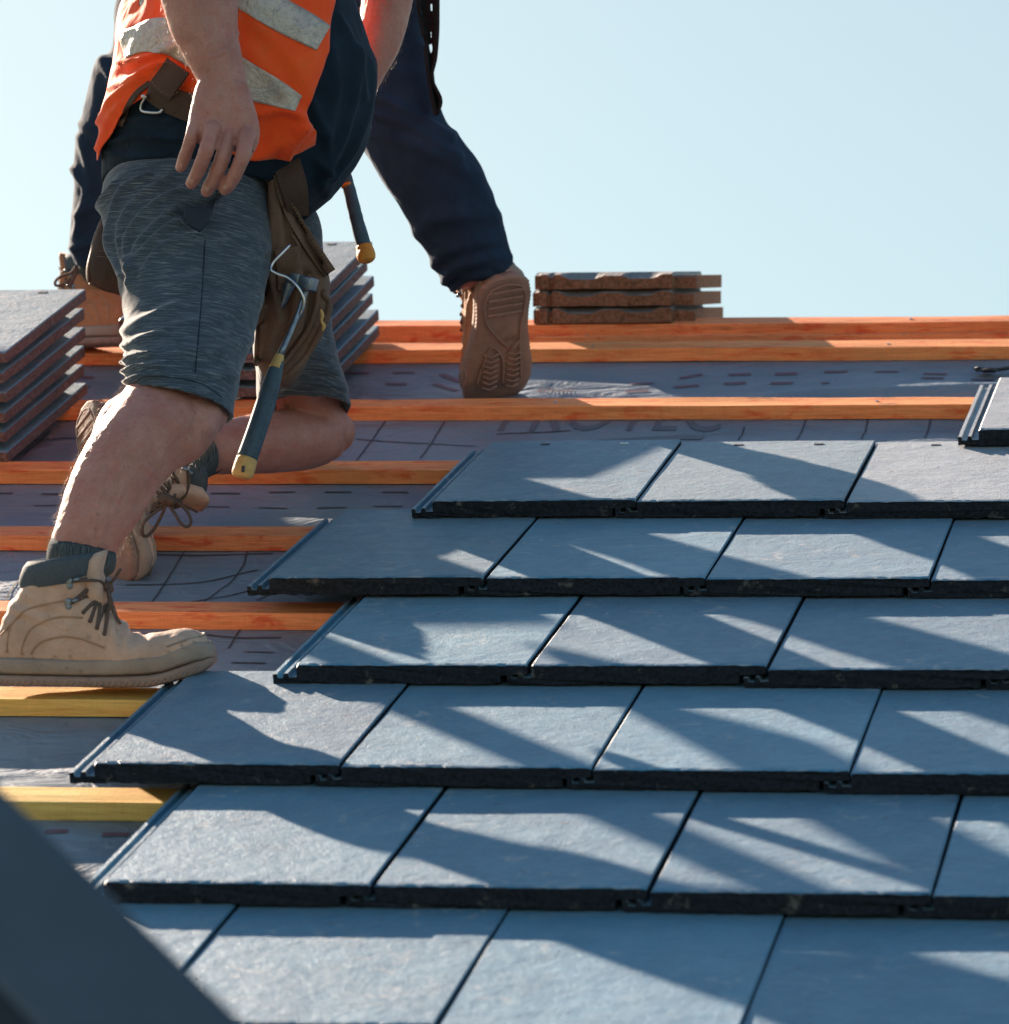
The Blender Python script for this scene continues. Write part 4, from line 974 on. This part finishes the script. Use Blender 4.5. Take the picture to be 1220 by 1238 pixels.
edgey = [(-260, 350), (-150, 385), (-60, 408), (0, 405), (30, 401), (62, 397), (90, 385), (115, 374), (140, 366), (158, 381), (186, 380), (215, 376)]
# theta: -pi..0 near side (b points away from the camera); theta 0 is the picture-right side
nth, ns = 150, 130; TH = np.linspace(-.02, -2 * np.pi + .02, nth)
rows = []
sg = np.arange(len(SV))
for j, th in enumerate(TH):
    P = vest_pt(sg, np.full(len(sg), th)); x, y, D = pxs(P)
    if th > -np.pi:                                  # near side: read the hem from the picture
        hy = np.interp(x, [h[0] for h in hemx], [h[1] for h in hemx]); k = np.nonzero(y <= hy)[0]; s0 = k[0] if len(k) else 0
        if x[0] < 126: s0 = max(0, s0)
    else: s0 = 24
    rows.append(np.linspace(s0, len(SV) - 1, ns))
rows = np.array(rows)
for q in range(14): rows[1:-1] = .5 * rows[1:-1] + .25 * (rows[:-2] + rows[2:])
Vv = np.concatenate([vest_pt(rows[j], np.full(ns, TH[j])) for j in range(nth)]); vx, vy, vD = pxs(Vv)
front = np.interp(vy, [e[0] for e in edgey], [e[1] for e in edgey])
nearm = (np.repeat(TH, ns) > -np.pi * .62)
keep = ~(nearm & (vx > front)) & ~((np.repeat(TH, ns) < -2 * np.pi + .55))
K2 = keep.reshape(nth, ns); VG = Vv.reshape(nth, ns, 3); XG = vx.reshape(nth, ns); FG = front.reshape(nth, ns)
for i in range(ns):
    j0 = int(np.argmax(K2[:, i]))
    if j0 > 0 and nearm.reshape(nth, ns)[j0, i]:
        d0, d1 = XG[j0 - 1, i] - FG[j0 - 1, i], XG[j0, i] - FG[j0, i]; t = np.clip(d0 / (d0 - d1 + 1e-9), 0, 1)
        VG[j0 - 1, i] = VG[j0 - 1, i] * (1 - t) + VG[j0, i] * t; keep[(j0 - 1) * ns + i] = True
Vv = VG.reshape(-1, 3)
Fv = [f for f in grid_faces(nth, ns) if sum(keep[i] for i in f) >= 3]
Fv = [[i for i in f if keep[i]] for f in Fv]
used_ = np.unique(np.concatenate([np.array(f) for f in Fv])); remap = -np.ones(len(Vv), int); remap[used_] = np.arange(len(used_)); Vv = Vv[used_]; Fv = [[int(remap[i]) for i in f] for f in Fv]
def vest_d(V):
    x, y, D = pxs(V); near = D < 6.55
    d = .009 * fbm(V, 8, 3, 8) + .003
    for pts, wd, h in (([(150, 78), (185, 70), (215, 55)], 4, .006), ([(140, 110), (165, 95), (200, 75)], 4, .006), ([(128, 150), (145, 120), (180, 92)], 5, .007), ([(124, 180), (135, 150), (152, 128)], 4, .005), ([(345, 196), (350, 175), (368, 150)], 5, .010), ([(300, 195), (330, 180), (360, 145)], 6, .005), ([(366, 140), (340, 132), (310, 140)], 4, .006), ([(300, 60), (335, 100), (360, 150)], 9, .004), ([(310, 30), (350, 70), (375, 120)], 10, .004)):
        d += 1.5 * h * fold(x, y, pts, wd) * near
    return d
gv = (Vv, Fv); Nv = vnormals(gv); cen = Cw.mean(0); sgn = np.sign(((Vv - cen) * Nv).sum(1)); sgn[sgn == 0] = 1
if np.mean(sgn) < 0: Fv = [f[::-1] for f in Fv]; gv = (Vv, Fv); Nv = vnormals(gv)
Vv = Vv + Nv * vest_d(Vv)[:, None]; gv = (Vv, Fv)
vo = part('hi_vis_vest', gv, M['hivis'], P1); sm_ = vo.modifiers.new('thick', 'SOLIDIFY'); sm_.thickness = .0016; sm_.offset = -1
tb_v = bvh(gv)
def band(centre, hw, name='reflective_band'):
    P = catmull(np.array([(a, b, h) for (a, b), h in zip(centre, hw)], float), 60); T = np.gradient(P[:, :2], axis=0); T /= np.linalg.norm(T, axis=1)[:, None]; Nn = np.stack([-T[:, 1], T[:, 0]], 1)
    V = []; ok = []
    for c, n_, (x_, y_, h) in zip(P, Nn, P):
        for t in np.linspace(-1, 1, 13):
            q = drape(tb_v, c[0] + n_[0] * h * t, c[1] + n_[1] * h * t, .0016); ok.append(q is not None); V.append(q if q is not None else np.zeros(3))
    F = [f for f in grid_faces(60, 13) if all(ok[i] for i in f)]
    V = np.array(V); F2 = []
    for f in F:
        if max(np.linalg.norm(V[f[0]] - V[f[2]]), np.linalg.norm(V[f[1]] - V[f[3]])) < .05: F2.append(f)
    u = np.unique(np.array(F2).ravel()); rm = -np.ones(len(V), int); rm[u] = np.arange(len(u))
    o = part(name, (V[u], [[int(rm[i]) for i in f] for f in F2]), M['band'], vo); s = o.modifiers.new('thick', 'SOLIDIFY'); s.thickness = .0012; s.offset = 0
band([(146, 54), (165, 48), (186, 43), (211, 46), (250, 68), (300, 98), (330, 111), (361, 125)], [17, 16, 21, 22, 22, 21, 17, 10])
band([(205, -45), (250, -32), (296, -8), (340, 18), (370, 34), (391, 46)], [20, 20, 20, 20, 19, 17])

# socks
def sock(st, grow=1.0): return loft_open(st, 32, 4, 'perp', inset=.96, rise=.006)
part('sock', loft_px([(72, 712, 114, 714, 5.955, .03), (62, 694, 126, 700, 5.956, .038), (56, 676, 138, 690, 5.957, .0445), (58.5, 659, 141, 674, 5.962, .0445), (61, 658, 139, 673, 5.962, .042)], 40, 4), M['sock'], P1)
part('sock', loft_px([(214, 548, 228, 595, 6.77, .046), (225, 532, 240, 585, 6.785, .046), (238, 524, 252, 577, 6.80, .047), (240, 526, 253, 576, 6.80, .043)], 32, 4), M['sock'], P1)

# boots of worker 1
O1 = at(-9, 829, 5.955); X1 = at(240, 829, 5.925) - at(0, 829, 5.955)
boot('work_boot', O1, X1, RNORM * .55 + UP * .45, 'scuffed tan lace-up boot planted on the yellow batten at the lower left', M['boot'], 1.0)
O2 = at(100, 490, 6.74); X2 = at(134, 712, 6.575) - O2
boot('work_boot', O2, X2, RT * .80 + FW * .60 - DN * .1, 'tan boot of the kneeling leg, toe down behind the bare shin with laces dangling', M['boot'], 1.0, tread=True)
# dangling lace loops of the kneeling boot
lp = [[(203, 604), (196, 622), (186, 640), (176, 649), (172, 643), (174, 632), (184, 622), (198, 612)], [(206, 606), (216, 608), (226, 618), (231, 630), (226, 637), (218, 632), (212, 622), (205, 612)], [(190, 600), (200, 607), (210, 603)], [(188, 612), (196, 604), (206, 606), (212, 598)]]
lo = part('bootlace', cat_geo(*[tube([at(x, y, 6.60 + .01 * math.sin(i)) for i, (x, y) in enumerate(q)], .0027, 7, 6) for q in lp] + [ball(at(200, 603, 6.60), (.012, .010, .009), 8), ball(at(207, 606, 6.598), (.008, .008, .007), 8)]), M['lace'])
tag(lo, 'dark bootlace loops dangling in front of the red-stained batten', 'bootlace')

# tool belt
TB = root('tool_belt', at(350, 300, 6.42), 'dark brown leather tool belt with hanging pouches round the kneeling worker\'s waist', 'tool belt')
def ribbon(ctr, hw, D, thick=.004, name='strap', mat=None, par=None, tree=None, off=.004):
    P = catmull(np.array([(a, b, h, d) for (a, b), h, d in zip(ctr, hw, D)], float), 30); T = np.gradient(P[:, :2], axis=0); T /= np.linalg.norm(T, axis=1)[:, None]; Nn = np.stack([-T[:, 1], T[:, 0]], 1); V = []
    for c, n_ in zip(P, Nn):
        for t in (-1, -.94, -.5, 0, .5, .94, 1):
            x_, y_ = c[0] + n_[0] * c[2] * t, c[1] + n_[1] * c[2] * t
            q = drape(tree, x_, y_, off) if tree is not None else None
            V.append(q if q is not None else at(x_, y_, c[3]))
    o = part(name, (np.array(V), grid_faces(30, 7)), mat, par); s = o.modifiers.new('thick', 'SOLIDIFY'); s.thickness = thick; s.offset = 0
    return o
ribbon([(346, 196), (356, 228), (362, 262)], [17, 16, 12], [6.37, 6.36, 6.38], .005, 'belt', M['belt'], TB)
main = remesh([loft_px([(328, 196, 339, 203, 6.40, .02), (326, 240, 350, 240, 6.40, .03), (321, 290, 373, 290, 6.41, .04), (319, 330, 399, 334, 6.42, .05), (318, 372, 397, 374, 6.43, .055), (309, 415, 386, 410, 6.44, .055), (312, 445, 366, 447, 6.44, .045), (326, 465, 350, 467, 6.44, .03)], 36, 6, exp=2.5)], .004, 3)
def pouch_d(V, N):
    x, y, D = pxs(V); d = .004 * fbm(V, 12, 3, 6)
    for pts, wd, h in (([(330, 215), (328, 270), (330, 330), (340, 390)], 4, .006), ([(345, 250), (350, 300), (348, 350)], 5, -.008), ([(338, 330), (345, 380), (335, 420)], 6, -.012), ([(395, 372), (380, 405), (360, 435), (335, 458)], 5, .008), ([(372, 330), (380, 360), (372, 400), (350, 430)], 6, -.010)): d += h * fold(x, y, pts, wd)
    return d
main = disp(main, pouch_d); po = part('pouch', main, M['pouch'], TB); tb_p = bvh(main)
ribbon([(335, 206), (343, 236), (358, 268), (378, 300), (399, 330)], [5, 6.5, 8, 8.5, 8], [6.37] * 5, .005, 'pouch_flap', M['pouch'], po, tb_p, .005)
rim = [drape_line(tb_p, [(390, 352), (398, 372), (386, 404), (366, 436), (340, 462)], .003, 24, 6.38), drape_line(tb_p, [(318, 305), (319, 350), (312, 405), (310, 440)], .002, 20, 6.38), drape_line(tb_p, [(352, 282), (362, 300), (360, 325)], .003, 12, 6.37), drape_line(tb_p, [(372, 332), (384, 352), (376, 392), (352, 428), (332, 450)], .004, 24, 6.37)]
part('pouch_rim', cat_geo(*[tube(r_, q, 7) for r_, q in zip(rim, (.0055, .004, .003, .0045))]), M['pouch'], po)
stt = []
for pts in ([(341, 212), (350, 240), (364, 268), (384, 300), (402, 328)], [(331, 212), (338, 240), (352, 272), (372, 304), (392, 332)]):
    L = drape_line(tb_p, pts, .0088, 60, 6.365)
    for i in range(0, 58, 2): stt.append(tube([L[i], L[i + 1]], .0006, 4))
part('stitches', cat_geo(*stt), M['stitch'], po)
# inner pocket and its scraps
ribbon([(346, 300), (350, 330), (348, 352)], [14, 15, 12], [6.365] * 3, .006, 'inner_pocket', M['pouch'], po, tb_p, .006)
part('twine', tube([at(x, y, 6.35) for x, y in ((388, 374), (390, 381), (389, 388), (392, 394), (390, 400))], [.0015, .003, .002, .003, .001], 6, 4), M['grip_end'], po)
part('wire_hook', tube([at(x, y, D) for x, y, D in ((350.5, 296, 6.345), (339, 308, 6.335), (329, 319, 6.33), (327.5, 326.5, 6.325), (335, 331, 6.325), (348, 336, 6.325), (360, 347, 6.32), (367, 362, 6.32), (365, 376, 6.325), (359, 388, 6.34))], .0027, 8, 6), M['steel'], TB)
back = remesh([loft_px([(124, 262, 165, 260, 6.60, .02), (113, 294, 170, 292, 6.60, .035), (105.5, 322, 172, 322, 6.60, .045), (105, 340, 172, 352, 6.60, .045), (112, 347, 168, 362, 6.60, .03)], 30, 6, exp=3)], .004, 2)
bpo = part('pouch', disp(back, lambda V, N: .004 * fbm(V, 11, 3, 9)), M['belt'], TB); tb_b = bvh(back)
part('pouch_rim', cat_geo(tube(drape_line(tb_b, [(124, 268), (114, 295), (107.5, 322), (107.5, 340)], .001, 20, 6.57), .0022, 6), tube(drape_line(tb_b, [(108, 343), (125, 350), (150, 357)], .001, 16, 6.57), .0022, 6)), M['pouch'], bpo)
stt = []
for y in (303, 310):
    L = drape_line(tb_b, [(117, y), (130, y + 1), (150, y + 4)], .001, 24, 6.56)
    for i in range(0, 23, 2): stt.append(tube([L[i], L[i + 1]], .0007, 4))
part('stitches', cat_geo(*stt), M['stitch'], bpo)
tb_vs = bvh(cat_geo(gv, shirt))
ribbon([(178, 112), (205, 122), (235, 132), (262, 140), (300, 150)], [8, 15, 17, 17, 15], [6.29] * 5, .004, 'belt', M['belt'], TB, tb_vs, .006)
ribbon([(191, 86.5), (217, 105)], [20, 20], [6.28] * 2, .005, 'belt_keeper', M['belt'], TB, tb_vs, .016)
ribbon([(181, 100), (166, 112), (154, 130), (146, 152)], [3, 3, 3, 3], [6.3] * 4, .003, 'strap', M['belt'], TB, tb_vs, .006)
L = drape_line(tb_vs, [(192, 77), (205, 76), (226, 91), (208, 115), (184, 99), (191, 78)], .0185, 60, 6.27); part('stitches', cat_geo(*[tube([L[i], L[i + 1]], .0005, 4) for i in range(0, 59, 2)]), M['stitch'], TB)
part('buckle', cat_geo(tube(drape_line(tb_vs, [(176, 117), (171, 126), (171, 133), (178, 135.5), (192, 136), (197, 132)], .012, 26, 6.28), .0024, 8), tube(drape_line(tb_vs, [(172, 116), (178, 118)], .012, 6, 6.28), .0032, 8)), M['steel'], TB)

# hammer hanging in the pouch
HM = root('hammer', at(330, 440, 6.30), 'hammer with blue rubber grip and yellow butt hanging from the leather pouch', 'hammer')
part('shaft', tube([at(374, 338, 6.345), at(358, 385, 6.33), at(337, 432, 6.30)], [.0048, .0045, .0052], 10, 4), M['steel_dark'], HM)
g_ = tube([at(337, 436, 6.298), at(331, 455, 6.29), at(322, 485, 6.28), at(309, 525, 6.262), at(298, 556, 6.25)], [.0080, .0125, .0150, .0156, .0160], 18, 6)
gh = part('grip', g_, M['grip'], HM); tg_ = bvh(g_)
dots = []
for s_ in (-6, 6):
    for t in np.linspace(.15, .95, 15):
        q = drape(tg_, 334 + (299 - 334) * t + s_ + 1, 450 + (553 - 450) * t, .0002)
        if q is not None: dots.append(ball(q, .0011, 5))
part('grip_dots', cat_geo(*dots), M['ink_black'], gh)
part('ferrule', tube([at(338.5, 429, 6.30), at(336, 437, 6.297), at(333, 446, 6.293)], [.0066, .0086, .0108], 16, 3), M['grip_end'], HM)
part('butt', tube([at(298.5, 555, 6.25), at(295.5, 565, 6.246), at(293, 573, 6.243), at(292, 577, 6.242)], [.0164, .0170, .0165, .0135], 18, 4), M['grip_end'], HM)
part('butt_slot', boxg(at(294, 567, 6.226), (.0026, .001, .005), None, .0008), M['ink_black'], HM)
ax = at(378, 342, 6.33) - at(354, 337, 6.35); ax /= np.linalg.norm(ax); n2 = np.cross(ax, FW); n2 /= np.linalg.norm(n2); Rh = np.stack([ax, n2, np.cross(ax, n2)], 1)
part('hammer_head', cat_geo(boxg(at(373, 343, 6.335), (.011, .0105, .011), Rh, .003), boxg(at(359, 338, 6.345), (.009, .0085, .010), Rh, .002), boxg(at(366, 340.5, 6.34), (.003, .0095, .009), Rh, .001), tube([at(354, 336, 6.35), at(347, 352, 6.35), at(341, 372, 6.36)], [.009, .008, .003], 8, 4)), M['steel_dark'], HM)
# hammer behind the belly
H2 = root('hammer', at(430, 260, 6.72), 'hammer with dark wrapped grip and orange butt, hanging behind the belly', 'hammer')
g2 = tube([at(404, 165, 6.72), at(412, 195, 6.72), at(420, 220, 6.72), at(432, 268, 6.71), at(441, 300, 6.70)], [.009, .0095, .0100, .0112, .0122], 16, 8)
V = g2[0]; xx, yy, dd = pxs(V); part('grip', disp(g2, lambda V, N: .0004 * np.sin(yy * 1.6)), M['grip'], H2)
part('grip_band', tube([at(419.5, 221, 6.72), at(420.8, 226, 6.72)], .0108, 16), M['grip_orange'], H2)
part('butt', tube([at(440, 297, 6.702), at(442, 306, 6.698), at(443, 311, 6.69), at(444, 315, 6.688)], [.0130, .0152, .0150, .0125], 18, 4), M['grip_orange'], H2)
part('hammer_head', cat_geo(boxg(at(401, 155, 6.72), (.05, .012, .012), None, .003)), M['steel_dark'], H2)
# phone in the shorts pocket
qd = px(np.array([drape(tb_sh, 241, 284, 0)]))[2][0] + .010
ph_px = [(222, 256), (226, 251.5), (232, 250.5), (251, 250.5), (255.5, 252), (256, 258), (253, 268), (242, 281), (230, 275), (223, 264)]; nph = len(ph_px)
PHf = np.array([at(x, y, qd + (y - 250) * -.0002) for x, y in ph_px]); PHi = PHf.mean(0) + (PHf - PHf.mean(0)) * .88 - FW * .0016; cph = PHf.mean(0)
PHv = np.concatenate([PHi, PHf, PHf + FW * .009]); FPH = [list(range(nph))[::-1]] + [[i, (i + 1) % nph, nph + (i + 1) % nph, nph + i] for i in range(nph)] + [[nph + i, nph + (i + 1) % nph, 2 * nph + (i + 1) % nph, 2 * nph + i] for i in range(nph)] + [list(range(2 * nph, 3 * nph))]
ph = part('phone', fixn((PHv, FPH)), M['phone'], smooth=False)
tag(ph, 'dark blue phone poking out of the grey shorts pocket', 'phone')

# ================================================================== WORKER 2 (standing behind, dark trousers)
P2 = root('person', rw([-1.3, 1.2, -.065]), 'second worker in dark trousers striding up to the ridge behind the kneeling worker', 'person')
tr_r = [(330, -120, 470, -110, 7.45, .12), (350, -50, 512, -35, 7.45, .12), (385, 25, 516, 38, 7.45, .11), (405, 90, 524, 92, 7.45, .10), (428, 160, 541, 150, 7.44, .095), (448, 197, 572, 186, 7.43, .092), (473, 235, 593, 230, 7.45, .088), (496, 272, 605, 270, 7.47, .08), (517, 308, 616, 304, 7.49, .072), (531, 334, 622, 328, 7.50, .062), (546, 350, 618, 338, 7.50, .05)]
tr_l = [(200, -120, 340, -120, 7.75, .12), (150, -40, 290, -30, 7.80, .12), (138, 55, 240, 60, 7.86, .11), (116, 75, 225, 90, 7.87, .105), (104, 118, 205, 130, 7.90, .1), (95, 172, 185, 180, 7.93, .092), (90, 215, 172, 220, 7.95, .085), (85, 262, 160, 265, 7.97, .078), (83, 300, 150, 302, 7.98, .07), (90, 322, 142, 322, 7.985, .055)]
t_torso = [(190, -100, 480, -90, 7.6, .15), (215, -160, 465, -155, 7.66, .15), (225, -230, 450, -225, 7.75, .15), (230, -300, 440, -300, 7.85, .14), (255, -345, 415, -345, 7.92, .11), (305, -368, 365, -368, 7.96, .06), (310, -395, 360, -395, 7.98, .05)]
a_l = [(222, -310, 285, -325, 7.9, .05), (205, -230, 275, -230, 7.95, .05), (205, -150, 268, -150, 8.0, .045), (215, -70, 270, -70, 8.05, .04), (228, 0, 268, 0, 8.1, .03), (230, 50, 270, 50, 8.12, .022), (236, 85, 266, 85, 8.13, .014)]
a_r = [(395, -325, 455, -310, 7.9, .05), (400, -230, 462, -225, 7.95, .05), (385, -150, 446, -145, 8.0, .045), (355, -70, 408, -65, 8.05, .04), (328, 0, 370, 5, 8.1, .03), (318, 45, 360, 50, 8.12, .022), (314, 80, 346, 85, 8.13, .014)]
legs_in = [[(a + 12, b, c - 12, d, e, f - .02) for a, b, c, d, e, f in q] for q in (tr_r, tr_l)]
HG, HH, HE = head_geo(at(335, -436, 8.03), FW * .9 - UP * .6, UP + FW * .5, 1.1)
g2 = [loft_px(q, 24, 4) for q in legs_in] + [loft_px(t_torso, 32, 4, 'h'), loft_px(a_l, 20, 4), loft_px(a_r, 20, 4)]
g2 += [loft_px([(572, 318, 608, 314, 7.52, .028), (580, 336, 612, 332, 7.54, .026), (586, 348, 610, 345, 7.56, .02)], 20, 4), loft_px([(98, 298, 136, 298, 8.0, .03), (104, 318, 136, 318, 8.0, .026), (110, 330, 134, 330, 8.01, .018)], 20, 4)]
for s, (bx, by) in enumerate(((250, 85), (332, 85))):
    for k in range(4): g2.append(tube([at(bx - 12 + 8 * k, by - 6, 8.13), at(bx - 13 + 8 * k, by + 16, 8.12), at(bx - 11 + 8 * k, by + 34 - 3 * abs(k - 1.5), 8.11)], [.009, .0085, .0065], 10, 4))
    q = 1 if s == 0 else -1; g2.append(tube([at(bx + 14 * q, by - 22, 8.12), at(bx + 22 * q, by, 8.11), at(bx + 20 * q, by + 14, 8.11)], [.011, .010, .007], 10, 4))
body2 = remesh(g2 + HG, .0045, 2); b2o = part('body', body2, M['skin'], P2)
part('hair', cat_geo(*HH), M['hair_dark'], P2)
seat = [(196, -100, 478, -95, 7.58, .155), (196, -60, 500, -50, 7.6, .16), (190, -10, 470, 0, 7.62, .14), (240, 50, 440, 60, 7.62, .08)]
tro = remesh([loft_open(tr_r, 40, 5, 'perp', inset=.8, rise=.02), loft_open(tr_l, 36, 5, 'perp', inset=.8, rise=.02), loft_px(seat, 36, 4, 'h')], .005, 3)
def tro_d(V, N):
    x, y, D = pxs(V); d = .006 * fbm(V, 7, 3, 12)
    for pts, wd, h in (([(445, 110), (490, 135), (545, 165)], 6, .010), ([(450, 135), (500, 155), (555, 190)], 6, .008), ([(445, 160), (500, 175), (560, 205)], 8, .006), ([(585, 235), (560, 255), (520, 260)], 9, .005), ([(535, 345), (550, 322), (580, 312), (612, 312)], 6, .007), ([(540, 335), (565, 318), (600, 322)], 5, .004), ([(525, 320), (545, 300), (590, 290)], 8, .007), ([(500, 285), (540, 262), (598, 262)], 10, .005), ([(590, 330), (570, 334), (548, 348)], 4, .008), ([(510, 55), (515, 90), (520, 130)], 6, .004),
                       ([(100, 150), (115, 160), (140, 190)], 6, .006), ([(92, 205), (105, 230), (98, 262), (92, 285)], 5, .009), ([(95, 260), (115, 250), (135, 255)], 6, .006), ([(88, 300), (110, 295), (140, 300)], 5, .007), ([(98, 165), (108, 195), (112, 225)], 5, .006), ([(125, 75), (138, 100), (150, 130)], 6, .008)): d += 1.05 * h * fold(x, y, pts, wd)
    return d
tro = disp(tro, tro_d); part('trousers', tro, M['black_cloth'], P2)
jk = remesh([loft_open([(a - 6, b, c + 6, d, e, f + .012) for a, b, c, d, e, f in t_torso[:6]][::-1], 40, 5, 'h', inset=.95, rise=.02), loft_open([(a - 6, b, c + 6, d, e, f + .012) for a, b, c, d, e, f in a_l[:5]], 24, 4), loft_open([(a - 6, b, c + 6, d, e, f + .012) for a, b, c, d, e, f in a_r[:5]], 24, 4)], .007, 2)
part('jacket', disp(jk, lambda V, N: .005 * fbm(V, 7, 3, 14)), M['black_jacket'], P2)
part('sock', loft_px([(564, 330, 612, 316, 7.51, .044), (567, 346, 617, 334, 7.53, .042), (575, 360, 616, 350, 7.555, .03)], 28, 4), M['sock'], P2)
part('sock', loft_px([(92, 304, 138, 304, 8.0, .038), (96, 326, 138, 326, 8.0, .034), (104, 338, 136, 338, 8.01, .024)], 28, 4), M['sock'], P2)
O3 = at(613, 337, 7.44); X3 = at(601, 492, 7.645) - O3
boot('work_boot', O3, X3, FW * .9 - RT * .33 - DN * .35, 'brown boot seen from its dusty sole, toe tucked behind the orange-red batten', M['boot_brown'], 1.0, tread=True, wide=1.2)
O4 = at(156, 419, 8.0); X4 = -RT * .85 + FW * .5
boot('work_boot', O4, X4, RNORM * .35 + UP * .65, 'brown boot on the batten below the ridge, partly hidden between the two tile stacks', M['boot_brown'], .95)
lo = part('bootlace', cat_geo(tube([at(x, y, 7.97) for x, y in ((92, 322), (86, 330), (74, 334), (67, 340), (68, 345), (76, 344), (86, 336), (90, 330))], .003, 7, 6), tube([at(x, y, 7.965) for x, y in ((94, 325), (88, 338), (84, 346))], .004, 7, 4)), M['lace']); tag(lo, 'dark lace loop of the brown boot above the left tile stack', 'bootlace')
# perforated black strap hanging at his hip
xs_ = np.linspace(0, 1, 61); gl = [(505, -60), (505, 0), (511, 40), (516, 78), (519, 100), (524, 128), (527, 140)]; gr = [(531, -60), (530, 0), (529.5, 37), (527, 69), (522.5, 95), (533, 120), (529, 138)]
PL = catmull(np.array([(a, b, 0) for a, b in gl], float), 61); PR = catmull(np.array([(a, b, 0) for a, b in gr], float), 61); V = []
holes = [(522, 9.5, 2.6), (510, 15.5, 2.8), (522.5, 25.5, 1.7), (513, 33, 1.8), (522, 41.5, 1.6), (513.5, 50, 2.4), (520.5, 58, 4.0), (520, 73, 1.6), (512, -10, 2.4), (523, -18, 2.4)]
NU = 26
for a, b in zip(PL, PR):
    for t in np.linspace(0, 1, NU): q = a + (b - a) * t; V.append(at(q[0], q[1], 7.335 + .02 * math.sin(t * 3)))
V = np.array(V); hx, hy, hd = pxs(V); bad = np.zeros(len(V), bool)
for a, b, r_ in holes: bad |= np.hypot(hx - a, (hy - b) * .9) < r_
F = [f for f in grid_faces(61, NU) if not all(bad[i] for i in f) and sum(bad[i] for i in f) < 2]
st_ = part('hanging_strap', (V, F), M['black_jacket'], origin=at(520, 60, 7.335)); s = st_.modifiers.new('thick', 'SOLIDIFY'); s.thickness = .006; s.offset = 0
tag(st_, 'black perforated strap hanging at the dark-trousered worker\'s hip against the sky', 'strap')
